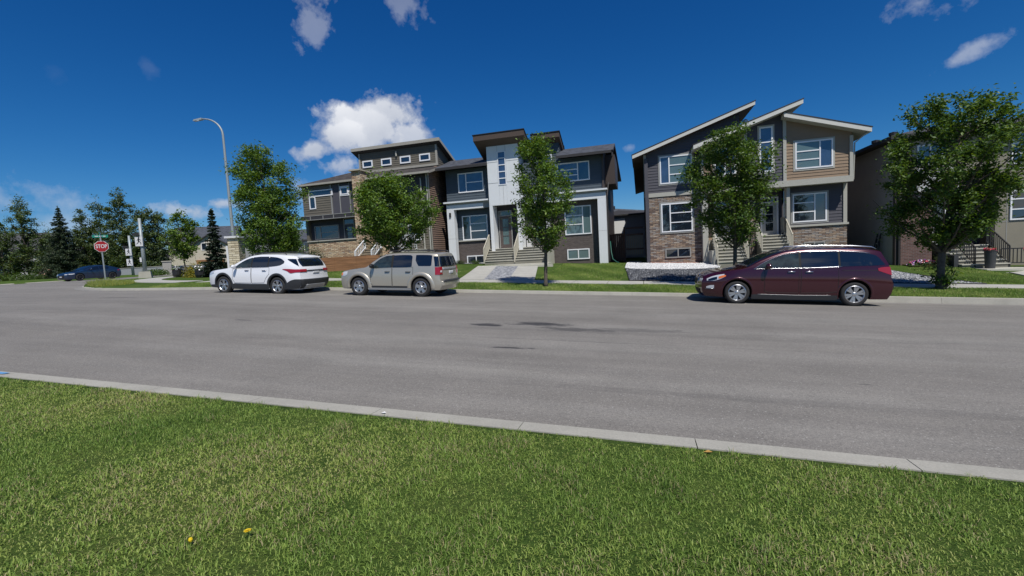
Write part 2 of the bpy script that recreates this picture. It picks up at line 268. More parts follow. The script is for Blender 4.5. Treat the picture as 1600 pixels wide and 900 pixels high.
# ---------------------------------------------------------------- mesh helpers
class MB:
    """collects faces, builds ONE mesh object"""
    def __init__(s): s.v = []; s.f = []; s.m = []
    def poly(s, pts, mi=0):
        n = len(s.v); s.v += [tuple(p) for p in pts]; s.f.append(tuple(range(n, n+len(pts)))); s.m.append(mi)
    def hexa(s, b, t, mi=0, mt=None, mb=None):
        """b, t: four bottom and four top points, both counter-clockwise seen from above"""
        n = len(s.v); s.v += [tuple(p) for p in b]+[tuple(p) for p in t]
        s.f.append((n+3, n+2, n+1, n)); s.m.append(mi if mb is None else mb)
        s.f.append((n+4, n+5, n+6, n+7)); s.m.append(mi if mt is None else mt)
        for i in range(4):
            j = (i+1) % 4; s.f.append((n+i, n+j, n+4+j, n+4+i)); s.m.append(mi)
        return s
    def box(s, x0, x1, y0, y1, z0, z1, mi=0):
        return s.hexa([(x0, y0, z0), (x1, y0, z0), (x1, y1, z0), (x0, y1, z0)], [(x0, y0, z1), (x1, y0, z1), (x1, y1, z1), (x0, y1, z1)], mi)
    def slab(s, pts, t, top=0, side=1, bot=2):
        b = [(p[0], p[1], p[2]-t) for p in pts]; return s.hexa(b, pts, side, top, bot)
    def prism_xz(s, poly, y0, y1, mi=0):
        """poly [(x,z)] counter-clockwise seen from the street (-Y)"""
        n = len(poly); o = len(s.v)
        s.v += [(x, y0, z) for x, z in poly]+[(x, y1, z) for x, z in poly]
        s.f.append(tuple(range(o, o+n))); s.m.append(mi); s.f.append(tuple(range(o+2*n-1, o+n-1, -1))); s.m.append(mi)
        for i in range(n):
            j = (i+1) % n; s.f.append((o+j, o+i, o+n+i, o+n+j)); s.m.append(mi)
        return s
    def prism_yz(s, poly, x0, x1, mi=0):
        n = len(poly); o = len(s.v)
        s.v += [(x0, y, z) for y, z in poly]+[(x1, y, z) for y, z in poly]
        s.f.append(tuple(range(o+n-1, o-1, -1))); s.m.append(mi); s.f.append(tuple(range(o+n, o+2*n))); s.m.append(mi)
        for i in range(n):
            j = (i+1) % n; s.f.append((o+i, o+j, o+n+j, o+n+i)); s.m.append(mi)
        return s
    def tube(s, pts, rads, n=8, mi=0, cap=True):
        pts = [Vector(p) for p in pts]; o = len(s.v); prev = None
        for i, p in enumerate(pts):
            d = (pts[min(i+1, len(pts)-1)]-pts[max(i-1, 0)]).normalized()
            if prev is None: a = d.orthogonal().normalized()
            else: a = (prev-d*prev.dot(d)); a = a.normalized() if a.length > 1e-6 else d.orthogonal().normalized()
            prev = a; b = d.cross(a); r = rads[i] if hasattr(rads, '__len__') else rads
            for k in range(n):
                an = 2*math.pi*k/n; s.v.append(tuple(p+(a*math.cos(an)+b*math.sin(an))*r))
        for i in range(len(pts)-1):
            for k in range(n):
                k2 = (k+1) % n; s.f.append((o+i*n+k, o+i*n+k2, o+(i+1)*n+k2, o+(i+1)*n+k)); s.m.append(mi)
        if cap:
            s.f.append(tuple(o+k for k in range(n-1, -1, -1))); s.m.append(mi); e = o+(len(pts)-1)*n; s.f.append(tuple(e+k for k in range(n))); s.m.append(mi)
        return s
    def lathe(s, prof, c=(0, 0, 0), n=24, axis='z', mi=0):
        o = len(s.v)
        for r, h in prof:
            for k in range(n):
                a = 2*math.pi*k/n; x, y = r*math.cos(a), r*math.sin(a)
                p = (x, y, h) if axis == 'z' else ((x, h, -y) if axis == 'y' else (h, x, y))
                s.v.append((p[0]+c[0], p[1]+c[1], p[2]+c[2]))
        for i in range(len(prof)-1):
            for k in range(n):
                k2 = (k+1) % n; s.f.append((o+i*n+k, o+i*n+k2, o+(i+1)*n+k2, o+(i+1)*n+k)); s.m.append(mi)
        return s
    def bar(s, p, q, w, h=None, mi=0):
        """rectangular bar between two points"""
        p, q = Vector(p), Vector(q); d = (q-p).normalized(); h = h or w
        a = d.cross(Vector((0, 0, 1)));
        a = a.normalized() if a.length > .01 else Vector((1, 0, 0)); b = d.cross(a).normalized()
        b0 = [p+a*(-w/2)+b*(-h/2), p+a*(w/2)+b*(-h/2), p+a*(w/2)+b*(h/2), p+a*(-w/2)+b*(h/2)]
        t0 = [v+(q-p) for v in b0]
        n = len(s.v); s.v += [tuple(v) for v in b0+t0]
        for f in ((3, 2, 1, 0), (4, 5, 6, 7), (0, 1, 5, 4), (1, 2, 6, 5), (2, 3, 7, 6), (3, 0, 4, 7)):
            s.f.append(tuple(n+i for i in f)); s.m.append(mi)
        return s
    def build(s, name, mats, parent=None, smooth=False, origin=None, fix=True):
        if not isinstance(mats, (list, tuple)): mats = [mats]
        me = bpy.data.meshes.new(name)
        v = s.v
        if origin is not None: v = [(a-origin[0], b-origin[1], c-origin[2]) for a, b, c in v]
        me.from_pydata(v, [], s.f)
        for mt in mats: me.materials.append(MATS[mt] if isinstance(mt, str) else mt)
        if len(mats) > 1: me.polygons.foreach_set('material_index', s.m)
        if fix:
            bm = bmesh.new(); bm.from_mesh(me); bmesh.ops.recalc_face_normals(bm, faces=bm.faces); bm.to_mesh(me); bm.free()
        if smooth: me.polygons.foreach_set('use_smooth', [True]*len(me.polygons))
        me.update()
        o = bpy.data.objects.new(name, me); COL.objects.link(o)
        if origin is not None: o.location = origin
        if parent is not None: o.parent = parent
        return o
def tag(o, label, cat, group=None):
    o['label'] = label; o['category'] = cat
    if group: o['group'] = group
    return o
def struct(o): o['kind'] = 'structure'; return o
def thing(name, label, cat, loc=(0, 0, 0), rot=(0, 0, 0), group=None):
    o = bpy.data.objects.new(name, None); COL.objects.link(o); o.location = loc; o.rotation_euler = rot; o.empty_display_size = .3
    return tag(o, label, cat, group)
def attach(o, parent):
    """parent keeping the world position (parents are never rotated when this is used)"""
    o.parent = parent; o.location = o.location-parent.location
    return o
# ---------------------------------------------------------------- terrain and street
def ss(t): t = min(1, max(0, t)); return t*t*(3-2*t)
def base(X):
    if X > 22: return G*22-(X-22)*.01
    if X > -17: return G*X
    if X > -45: return -17*G+(-X-17)*.022
    return -17*G+28*.022+(-X-45)*.004
def road_z(X, Y):
    z = base(X)
    t = (Y-4.12)/(15.14-4.12)
    if 0 < t < 1: z += .07*math.sin(math.pi*t)
    drop = .035+.085*ss((X-3)/4)
    if Y > 15.14: z -= min(1, (Y-15.14)/2.0)*drop
    return z
YK0, YK1 = 4.12, 17.25
def in_road(X, Y):
    if YK0 < Y < YK1: return True
    if Y >= YK1:
        if -55 < X < -39.3 and Y < 120: return True
        if -39.3 <= X < -25.3 and Y < 31.25: return (X+25.3)**2+(Y-31.25)**2 > 13.88**2
        if -69 < X <= -55 and Y < 31.25: return (X+69)**2+(Y-31.25)**2 > 14**2
    return False
def rise(X):
    return .47*ss((X+27)/6)
def yard_z(X, Y):
    s = min(1, max(0, (Y-21.2)/7.8)); s = s*s*(3-2*s)*.3+s*.7
    if Y < 17: return base(X)+.12-.03*min(1, max(0, (YK0-Y)/6))
    return base(X)+(.055 if Y > 17 and X > -60 else .12)+.13*min(1, max(0, (Y-17.3)/2.4))+rise(X)*s+.4*ss((X+29)/6)*ss((-20.5-X)/3)*0
def roadz(X, Y): return road_z(X, min(Y, 17.25)) if Y < 17.25 else base(X)-(.05 if X < 3 else .12)*max(0, 1-(Y-17.25)/5)
def ground_z(X, Y):
    if in_road(X, Y): return roadz(X, Y)-.25
    return yard_z(X, Y)
# one big ground sheet, finer near the road edges
def lin(a, b, n): return [a+(b-a)*i/n for i in range(n+1)]
gx = sorted(set([round(v, 3) for v in lin(-900, -100, 8)+lin(-100, -70, 6)+lin(-70, -42, 56)+lin(-42, -24, 90)+lin(-24, -20, 8)+lin(-20, 20, 40)+lin(20, 60, 10)+lin(60, 700, 8)]))
gy = sorted(set([round(v, 3) for v in lin(-300, -20, 6)+lin(-20, 3.8, 30)+[YK0-.12, YK0+.05]+lin(5, 16, 4)+[YK1-.05, YK1+.12]+lin(17.5, 34, 66)+lin(34, 60, 26)+lin(60, 120, 12)+lin(120, 1500, 10)]))
b = MB()
for y in gy:
    for x in gx: b.v.append((x, y, ground_z(x, y)))
nx = len(gx)
for j in range(len(gy)-1):
    for i in range(nx-1):
        b.f.append((j*nx+i, j*nx+i+1, (j+1)*nx+i+1, (j+1)*nx+i)); b.m.append(0)
struct(b.build('ground', 'lawn', smooth=True, fix=False))
def sheet(name, xs, ys, zf, material, keep=None):
    b = MB(); n = len(xs)
    for y in ys:
        for x in xs: b.v.append((x, y, zf(x, y)))
    for j in range(len(ys)-1):
        for i in range(n-1):
            if keep and not keep((xs[i]+xs[i+1])/2, (ys[j]+ys[j+1])/2): continue
            b.f.append((j*n+i, j*n+i+1, (j+1)*n+i+1, (j+1)*n+i)); b.m.append(0)
    return b.build(name, material, smooth=True, fix=False)
struct(sheet('road', lin(-140, -70, 14)+lin(-68, 30, 98)+lin(32, 90, 12), [YK0]+lin(4.6, 16.9, 24)+[YK1], road_z, 'asphalt'))
# side street with its rounded corners, one outline polygon strip
b = MB(); rows = []
for k in range(25):
    a = math.pi/2*k/24; rows.append((YK1+14*(1-math.cos(a)), -25.3-14*math.sin(a), -69+14*math.sin(a)))
rows += [(y, -39.3, -55) for y in (35, 45, 60, 80, 120)]
for (y, xr, xl) in rows:
    for i in range(13):
        x = xl+(xr-xl)*i/12; b.v.append((x, y, roadz(x, y)+.0))
for j in range(len(rows)-1):
    for i in range(12): b.f.append((j*13+i, j*13+i+1, (j+1)*13+i+1, (j+1)*13+i)); b.m.append(0)
struct(b.build('side_street', 'asphalt', smooth=True, fix=False))
# kerbs: swept profile along a path
def kerb(name, path, w=.3, h=.13, top=None, foot=None, inner=1, joint=3.05, gutter=0.):
    b = MB(); path = [Vector((p[0], p[1], 0)) for p in path]
    # resample with joints
    pts = [path[0]]; 
    for p, q in zip(path, path[1:]):
        L = (q-p).length; n = max(1, int(round(L/joint)))
        for i in range(1, n+1): pts.append(p+(q-p)*i/n)
    for i, (p, q) in enumerate(zip(pts, pts[1:])):
        d = (q-p).normalized(); nrm = Vector((-d.y, d.x, 0))*inner; gap = .004
        p1, q1 = p+d*gap, q-d*gap
        def st(pt, off, z): return (pt.x+nrm.x*off, pt.y+nrm.y*off, z)
        sec = lambda pt, zr, zt: [st(pt, 0, zr-.2), st(pt, 0, zr+.02), st(pt, .025, zt), st(pt, w, zt+.01), st(pt, w, zr-.2)]
        zp, zq = roadz(p.x, p.y), roadz(q.x, q.y)
        A = sec(p1, zp, base(p.x)+top if top else zp+h); B = sec(q1, zq, base(q.x)+top if top else zq+h); o = len(b.v); b.v += A+B
        for k in range(4): b.f.append((o+k, o+k+1, o+5+k+1, o+5+k)); b.m.append(0)
        b.f.append((o, o+1, o+2, o+3, o+4)); b.m.append(0); b.f.append((o+9, o+8, o+7, o+6, o+5)); b.m.append(0)
        if gutter:
            g_ = [st(p, -gutter, zp+.006), st(p, .001, zp+.006), st(q, .001, zq+.006), st(q, -gutter, zq+.006)]; b.poly(g_, 1)
    return struct(b.build(name, ['kerb_concrete', 'gutter']))
kerb('kerb_near', [(-120, YK0), (40, YK0)], w=.235, h=.12, inner=-1, joint=1.52)
arc1 = [(-25.3-14*math.sin(math.pi/2*k/16), YK1+14*(1-math.cos(math.pi/2*k/16))) for k in range(17)]
kerb('kerb_far', [(40, YK1), (-25.3, YK1)]+arc1[1:]+[(-39.3, 110)], w=.22, top=.065, inner=-1, joint=3.05, gutter=.35)
arc2 = [(-69+14*math.sin(math.pi/2*k/12), YK1+14*(1-math.cos(math.pi/2*k/12))) for k in range(13)]
kerb('kerb_west', [(-120, YK1)]+arc2+[(-55, 110)], w=.2, top=.065, inner=1, joint=3.05, gutter=.35)
# public sidewalk, joints as gaps between panels
def slabs(name, quads, material, t=.05, lift=.03, zf=yard_z):
    b = MB()
    for q in quads:
        top = [(x, y, zf(x, y)+lift) for x, y in q]; b.slab(top, t, 0, 0, 0)
    return struct(b.build(name, material))
Q = []
x = 30
while x > -24:
    Q.append([(x-1.5+.012, 19.6), (x-.012, 19.6), (x-.012, 21.15), (x-1.5+.012, 21.15)]); x -= 1.5
slabs('sidewalk', Q, 'concrete', .12, .03)
Q = []
for k in range(12):
    a0, a1 = math.pi/2*k/12, math.pi/2*(k+1)/12
    f = lambda a, r: (-25.3-r*math.sin(a)*1.0, 31.25-r*math.cos(a))
    Q.append([f(a0, 11.65), f(a0, 10.1), f(a1-.002, 10.1), f(a1-.002, 11.65)][::-1])
for k in range(14): Q.append([(-36.95, 31.3+k*1.5), (-35.4, 31.3+k*1.5), (-35.4, 32.77+k*1.5), (-36.95, 32.77+k*1.5)])
slabs('corner_sidewalk', Q, 'concrete', .12, .03)
# ---------------------------------------------------------------- front yards: gravel beds, walks, pads
def bed(name, poly, material, lift=.035, step=.5):
    """gravel bed following the terrain: polygon (x,y) cut into strips along y"""
    ys = [p[1] for p in poly]; y0, y1 = min(ys), max(ys); n = max(1, int((y1-y0)/step)); b = MB()
    def span(y):
        xs = []
        for (x1, ya), (x2, yb) in zip(poly, poly[1:]+poly[:1]):
            if (ya <= y < yb) or (yb <= y < ya): xs.append(x1+(x2-x1)*(y-ya)/(yb-ya))
        return (min(xs), max(xs)) if len(xs) > 1 else None
    rows = []
    for j in range(n+1):
        s = span(min(max(y0+(y1-y0)*j/n, y0+1e-4), y1-1e-4))
        if s: rows.append((y0+(y1-y0)*j/n, s))
    m = 12
    for y, (a, c) in rows:
        for i in range(m+1): x = a+(c-a)*i/m; b.v.append((x, y, yard_z(x, y)+lift))
    for j in range(len(rows)-1):
        for i in range(m): b.f.append((j*(m+1)+i, j*(m+1)+i+1, (j+1)*(m+1)+i+1, (j+1)*(m+1)+i)); b.m.append(0)
    return struct(b.build(name, material, smooth=True, fix=False))
bed('gravel_bed', [(-.6, 21.2), (9.3, 21.2), (6.5, 26.6), (-.9, 25.9)], 'gravel_dark', .05)
bed('white_gravel_bed', [(-.95, 26.0), (-.4, 25.75), (.3, 25.9), (1.2, 25.6), (2.2, 25.75), (3.0, 26.0), (3.7, 26.3), (4.1, 27.2), (4.2, 28.6), (3.4, 29.5), (.1, 29.5), (-.95, 29.3)], 'gravel_white', .075, .15)
bed('red_gravel_bed', [(.5, 28.75), (3.0, 28.75), (3.4, 29.45), (.3, 29.45)], 'gravel_red', .11, .2)
bed('grey_gravel_bed', [(7.2, 21.2), (12.2, 21.2), (11.7, 21.9), (10.9, 27.6), (7.0, 27.6)], 'gravel_grey', .045)
bed('side_gravel', [(-.95, 29.4), (-.1, 29.4), (-.1, 33), (-.95, 33)], 'concrete', .05)
def walk(name, poly, material, lift, th=.1):
    top = [(x, y, yard_z(x, y)+lift) for x, y in poly]; b = MB()
    # split along y so the walk follows the slope
    n = 8; L = [tuple(Vector(poly[0]).lerp(Vector(poly[3]), t/n)) for t in range(n+1)]; R_ = [tuple(Vector(poly[1]).lerp(Vector(poly[2]), t/n)) for t in range(n+1)]
    for k in range(n):
        q = [L[k], R_[k], R_[k+1], L[k+1]]; b.slab([(x, y, yard_z(x, y)+lift) for x, y in q], th, 0, 0, 0)
    return struct(b.build(name, material))
walk('walkway', [(-8.85, 21.2), (-7.55, 21.2), (-8.85, 27.4), (-10.1, 27.4)], 'concrete', .05)
walk('gravel_strip', [(-7.55, 21.2), (-6.3, 21.2), (-7.45, 27.4), (-8.85, 27.4)], 'gravel_grey', .04)
walk('walkway', [(-6.3, 21.2), (-5.0, 21.2), (-6.2, 27.4), (-7.45, 27.4)], 'concrete', .05)
walk('walkway', [(14.9, 21.2), (17.5, 21.2), (17.4, 25.2), (15.4, 25.2)], 'concrete', .04)
bed('planting_bed', [(-13.3, 29.3), (-10.6, 29.3), (-10.6, 30.5), (-13.3, 30.5)], 'gravel_grey', .05)
bed('planting_bed', [(12.9, 27.4), (15.0, 27.4), (15.0, 28.6), (12.9, 28.6)], 'soil', .05)
# plastic edging strips along the gravel
def edging(path):
    b = MB(); pts = []
    for p, q in zip(path, path[1:]):
        for k in range(12): pts.append(tuple(Vector(p).lerp(Vector(q), k/12)))
    pts.append(path[-1])
    b.tube([(x, y, yard_z(x, y)+.04) for x, y in pts], .03, 6)
    return tag(b.build('garden_edging', 'edging'), '', 'edging')
e = edging([(12.3, 21.2), (11.0, 26.3), (10.6, 27.6)]); e['label'] = 'black plastic edging between pale gravel and lawn right of maroon van'
e = edging([(7.2, 21.21), (12.3, 21.21)]); e['label'] = 'black plastic edging along sidewalk in front of the pale gravel bed'
e = edging([(-.6, 21.25), (7.1, 21.21)]); e['label'] = 'black plastic edging along sidewalk in front of the dark gravel bed'
# ---------------------------------------------------------------- house building helpers
def clip_poly(poly, zlo, zhi):
    """clip a convex (u,z) polygon to zlo<z<zhi"""
    def half(pl, c, sgn):
        out = []
        for (x1, z1), (x2, z2) in zip(pl, pl[1:]+pl[:1]):
            a, b = sgn*(z1-c), sgn*(z2-c)
            if a >= 0: out.append((x1, z1))
            if (a > 0 and b < 0) or (a < 0 and b > 0):
                t = a/(a-b); out.append((x1+(x2-x1)*t, z1+(z2-z1)*t))
        return out
    p = half(poly, zlo, 1)
    return half(p, zhi, -1) if len(p) > 2 else []
def lap_boards(b, poly, d, course=.17, lap=.022, mi=0, axis='y', sgn=-1, brick=False):
    """real lap siding: each board leans out at its lower edge. d = plane position; axis 'y' = wall facing the street, 'x' = side wall"""
    z0 = min(p[1] for p in poly); z1 = max(p[1] for p in poly); k = 0
    def pt(u, z, o): return (u, d+sgn*o, z) if axis == 'y' else (d+sgn*o, u, z)
    z = z0
    while z < z1-1e-4:
        q = clip_poly(poly, z, min(z+course, z1))
        if len(q) > 2:
            b.poly([pt(u, zz, lap*(1-(zz-z)/course)+.001) for u, zz in q], mi)
            us = [u for u, zz in q if abs(zz-z) < 1e-5]
            if len(us) >= 2: b.poly([pt(min(us), z, 0), pt(max(us), z, 0), pt(max(us), z, lap+.001), pt(min(us), z, lap+.001)], mi)
        z += course
def window(parent, x0, x1, z0, z1, y, split=None, bars=(), bars_l=None, glass='glass', glass2=None, fr='vinyl', w=.07, casing=None, label=None):
    """frame > pane; split = fraction of the width where the main mullion stands; bars = horizontal bar heights (fractions) in the right part, bars_l in the left"""
    b = MB(); d0, d1 = y-.05, y+.02
    b.box(x0, x1, d0, d1, z1-w, z1); b.box(x0, x1, d0, d1, z0, z0+w); b.box(x0, x0+w, d0, d1, z0+w, z1-w); b.box(x1-w, x1, d0, d1, z0+w, z1-w)
    cells = []
    xs = [x0+w, x1-w] if split is None else [x0+w, x0+(x1-x0)*split-w*.45, x0+(x1-x0)*split+w*.45, x1-w]
    if split is not None: b.box(xs[1], xs[2], d0-.004, d1, z0+w, z1-w)
    parts = [(xs[0], xs[-1], bars)] if split is None else [(xs[0], xs[1], bars_l or ()), (xs[2], xs[3], bars)]
    for (a, c, bs) in parts:
        for f in bs: zz = z0+(z1-z0)*f; b.box(a, c, d0+.004, d1, zz-.028, zz+.028)
    if casing:
        cw = .09; e0, e1 = y-.028, y+.01
        b.box(x0-cw, x1+cw, e0, e1, z1, z1+cw, 1); b.box(x0-cw, x1+cw, e0, e1, z0-cw, z0, 1); b.box(x0-cw, x0, e0, e1, z0, z1, 1); b.box(x1, x1+cw, e0, e1, z0, z1, 1)
    o = b.build('window', [fr, casing or fr], parent)
    for i, (a, c, bs) in enumerate(parts):
        p = MB(); zs = [z0+w]+[z0+(z1-z0)*f for f in bs]+[z1-w]
        for za, zb in zip(zs, zs[1:]):
            # each sheet of glass sits at a very slightly different angle, as glazing does
            t1, t2 = random.uniform(-.006, .006), random.uniform(-.006, .006)
            p.hexa([(a, y-.015+t1, za), (c, y-.015-t1, za), (c, y+.005, za), (a, y+.005, za)], [(a, y-.015+t2, zb), (c, y-.015-t2, zb), (c, y+.005, zb), (a, y+.005, zb)])
        p.build('pane', (glass2 if (glass2 and i == 1) else glass), o)
    if label: o['label'] = label
    return o
def door(parent, x0, x1, z0, z1, y, material, glass='glass', transom=None, lites=3, frame='trim_white', fw=.06):
    b = MB(); b.box(x0-fw, x0, y-.06, y+.02, z0, (transom or z1)+fw); b.box(x1, x1+fw, y-.06, y+.02, z0, (transom or z1)+fw); b.box(x0, x1, y-.06, y+.02, (transom or z1), (transom or z1)+fw)
    if transom: b.box(x0, x1, y-.06, y+.02, z1, z1+.06)
    b.build('door_frame', frame, parent)
    d = MB(); m = (x1-x0)*.24
    d.box(x0+.004, x0+m, y-.03, y+.01, z0+.01, z1-.004); d.box(x1-m, x1-.004, y-.03, y+.01, z0+.01, z1-.004); d.box(x0+m, x1-m, y-.03, y+.01, z0+.01, z0+.25); d.box(x0+m, x1-m, y-.03, y+.01, z1-.18, z1-.004)
    for k in range(1, lites): zz = z0+.25+(z1-.18-z0-.25)*k/lites; d.box(x0+m, x1-m, y-.033, y+.01, zz-.02, zz+.02)
    o = d.build('door', material, parent)
    g = MB(); g.box(x0+m, x1-m, y-.012, y, z0+.25, z1-.18); g.build('pane', glass, o)
    h = MB(); h.bar((x0+.07, y-.07, z0+.98), (x0+.07, y-.07, z0+1.2), .025); h.build('handle', 'metal_dark', o)
    if transom: g = MB(); g.box(x0, x1, y-.02, y, z1+.06, transom); g.build('transom_pane', glass, parent)
    return o
def stairs(parent, x0, x1, ytop, ztop, ybot, zbot, n, material='stair_concrete', ground=None, name='steps'):
    """n risers from (ytop,ztop) down towards the street"""
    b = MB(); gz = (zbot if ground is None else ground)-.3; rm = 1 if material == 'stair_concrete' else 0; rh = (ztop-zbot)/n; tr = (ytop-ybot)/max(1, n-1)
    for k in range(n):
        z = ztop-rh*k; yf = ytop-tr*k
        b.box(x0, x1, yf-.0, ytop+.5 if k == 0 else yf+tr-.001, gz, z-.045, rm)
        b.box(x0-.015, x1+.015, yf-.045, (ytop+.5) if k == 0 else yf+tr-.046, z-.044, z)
    return b.build(name, [material, 'riser'], parent)
def railing(parent, p, q, h=.95, n=9, material='rail_cream', post=.07, name='railing'):
    b = MB(); p, q = Vector(p), Vector(q); U = Vector((0, 0, 1))
    for e in (p, q): b.bar(e, e+U*h, post)
    b.bar(p+U*h, q+U*h, post*.9, .05); b.bar(p+U*.12, q+U*.12, post*.6, .04)
    for k in range(1, n): t = p.lerp(q, k/n); b.bar(t+U*.12, t+U*h, .028)
    return b.build(name, material, parent)
def band(parent, name, material, *boxes):
    if name in ('fascia', 'corner_trim', 'gutter', 'bottom_step', 'landing_step', 'porch_slab', 'clerestory_trim', 'batten', 'rail', 'grey_band'):
        return [MB().box(*q).build(name, material, parent) for q in boxes][0]
    b = MB()
    for q in boxes: b.box(*q)
    return b.build(name, material, parent)
def wall(parent, material, polys, y, back=.25, course=.17, lap=.022, name='wall', side=None):
    """siding wall(s) facing the street with a solid core behind"""
    b = MB()
    for poly in polys:
        lap_boards(b, poly, y, course, lap); b.prism_xz(poly, y, y+back)
    return b.build(name, material, parent)
def plain(parent, material, polys, y, back=.25, name='wall'):
    b = MB()
    for poly in polys: b.prism_xz(poly, y, y+back)
    return b.build(name, material, parent)
def rect(x0, x1, z0, z1): return [(x0, z0), (x1, z0), (x1, z1), (x0, z1)]
def side_wall(parent, material, poly, x, sgn, course=.17, lap=.022, thick=.2, name='wall', mats=None):
    b = MB(); lap_boards(b, poly, x, course, lap, 0, 'x', sgn) if course else None
    b.prism_yz(poly, min(x, x-sgn*thick), max(x, x-sgn*thick)); return b.build(name, material, parent)
def roof(parent, pts, t, top, side, bot, name='roof'):
    b = MB(); b.slab(pts, t, 0, 1, 2); return b.build(name, [top, side, bot], parent)
def local(h, x, y, z):
    """finish a house: children were made in world coordinates, move the root to the base of the house"""
    for c in h.children:
        c.location = (c.location[0]-x, c.location[1]-y, c.location[2]-z)
    h.location = (x, y, z)

# ================================================================ house 1: taupe and charcoal duplex, stone pier
h = thing('duplex_house', 'taupe and charcoal duplex with a tall tan stone pier and four small clerestory windows', 'house')
wall(h, 'siding_taupe', [rect(-24.27, -21.75, 5.2, 7.5)], 29.0)
plain(h, 'panel_dark' if False else 'siding_plum', [rect(-21.75, -19.35, 5.2, 7.5)], 29.03, name='panel_wall')
band(h, 'batten', 'trim_grey', (-21.80, -21.71, 28.96, 29.05, 5.2, 7.5), (-21.08, -21.02, 28.99, 29.05, 5.2, 7.5), (-20.23, -20.17, 28.99, 29.05, 5.2, 7.5))
window(h, -23.68, -21.62, 6.72, 7.18, 28.99, label='wide upper strip of the corner window')
window(h, -23.68, -23.13, 5.83, 6.74, 28.99)
window(h, -20.95, -20.32, 6.68, 7.2, 29.02, casing='trim_white')
wall(h, 'siding_charcoal', [rect(-24.3, -19.3, 3.4, 5.2)], 29.4)
window(h, -23.75, -21.62, 3.58, 4.6, 29.39, split=.25, bars=(.5,), fr='trim_grey')
door(h, -21.1, -20.3, 3.1, 4.55, 29.38, 'door_dark', transom=4.95, frame='trim_grey')
b = MB(); b.box(-24.1, -19.3, 29.0, 29.45, .9, 3.42); b.build('stone_base', 'stone_ledge', h)
band(h, 'sill', 'trim_cream', (-24.15, -19.3, 28.92, 29.44, 3.42, 3.50))
b = MB(); b.box(-24.2, -19.1, 28.55, 29.42, 5.0, 5.27); b.build('canopy', 'panel_dark', h)
band(h, 'canopy_trim', 'trim_grey', *[(x, x+.05, 28.535, 28.55, 5.02, 5.25) for x in (-23.4, -22.3, -21.4, -20.4, -19.6)], (-24.22, -19.08, 28.53, 28.58, 5.27, 5.31), (-24.22, -19.08, 28.53, 28.58, 4.98, 5.02))
b = MB(); b.box(-19.42, -18.72, 28.25, 29.5, 1.2, 8.08); o = b.build('stone_pier', 'stone_ledge', h); band(o, 'cap', 'chimney_cap', (-19.5, -18.64, 28.07, 29.58, 8.08, 8.18))
wall(h, 'siding_charcoal', [rect(-18.75, -14.12, 4.2, 7.6)], 29.35)
wall(h, 'siding_taupe', [rect(-18.75, -14.12, 1.2, 4.2)], 29.35)
b = MB(); b.box(-18.6, -17.0, 28.5, 29.3, 1.0, 3.1); b.build('stone_base', 'stone_ledge', h)
window(h, -15.9, -14.9, 3.05, 4.2, 29.34, split=.5, bars=(.5,))
window(h, -17.6, -16.2, 5.9, 7.1, 29.34, split=.35, bars=(.5,))
door(h, -16.95, -16.1, 2.9, 4.75, 29.33, 'door_dark')
band(h, 'corner_trim', 'trim_cream', (-14.24, -14.09, 29.24, 29.4, 1.0, 7.6), (-14.14, -14.085, 29.24, 29.42, 1.0, 7.6))
b = MB(); b.tube([(-14.62, 29.2, 1.4), (-14.62, 29.2, 7.3)], .05, 8); b.build('downspout', 'trim_cream', h)
side_wall(h, 'siding_brown', [(29.4, .6), (40, .6), (40, 8.9), (31.2, 8.45), (29.4, 7.75)], -14.1, 1, .15, .05)
side_wall(h, 'siding_taupe', [(29.1, .6), (40, .6), (40, 7.5), (29.1, 7.5)], -24.27, -1)
b = MB(); b.box(-24.2, -14.2, 39.5, 39.9, .6, 7.5); b.build('back_wall', 'siding_taupe', h)
# lower hipped roof
b = MB()
b.slab([(-24.4, 28.78, 7.66), (-13.7, 28.78, 7.66), (-13.7, 31.4, 8.48), (-21.5, 31.4, 8.72)], .16, 0, 1, 2)
b.poly([(-24.4, 28.78, 7.66), (-21.5, 31.4, 8.72), (-21.5, 37.5, 8.72), (-24.4, 40.4, 7.66)], 0); b.poly([(-24.4, 28.78, 7.5), (-24.4, 28.78, 7.66), (-24.4, 40.4, 7.66), (-24.4, 40.4, 7.5)], 1)
b.poly([(-21.5, 31.4, 8.72), (-13.7, 31.4, 8.48), (-13.7, 37.5, 8.48), (-21.5, 37.5, 8.72)], 0); b.poly([(-21.5, 37.5, 8.72), (-13.5, 37.5, 8.72), (-13.5, 40.4, 7.58), (-24.15, 40.4, 7.58)], 0)
b.build('roof', ['shingle_brown', 'fascia_beige', 'soffit_dark'], h)
band(h, 'gutter', 'fascia_beige', (-24.4, -19.5, 28.68, 28.775, 7.52, 7.65), (-18.6, -13.7, 28.68, 28.775, 7.52, 7.65))
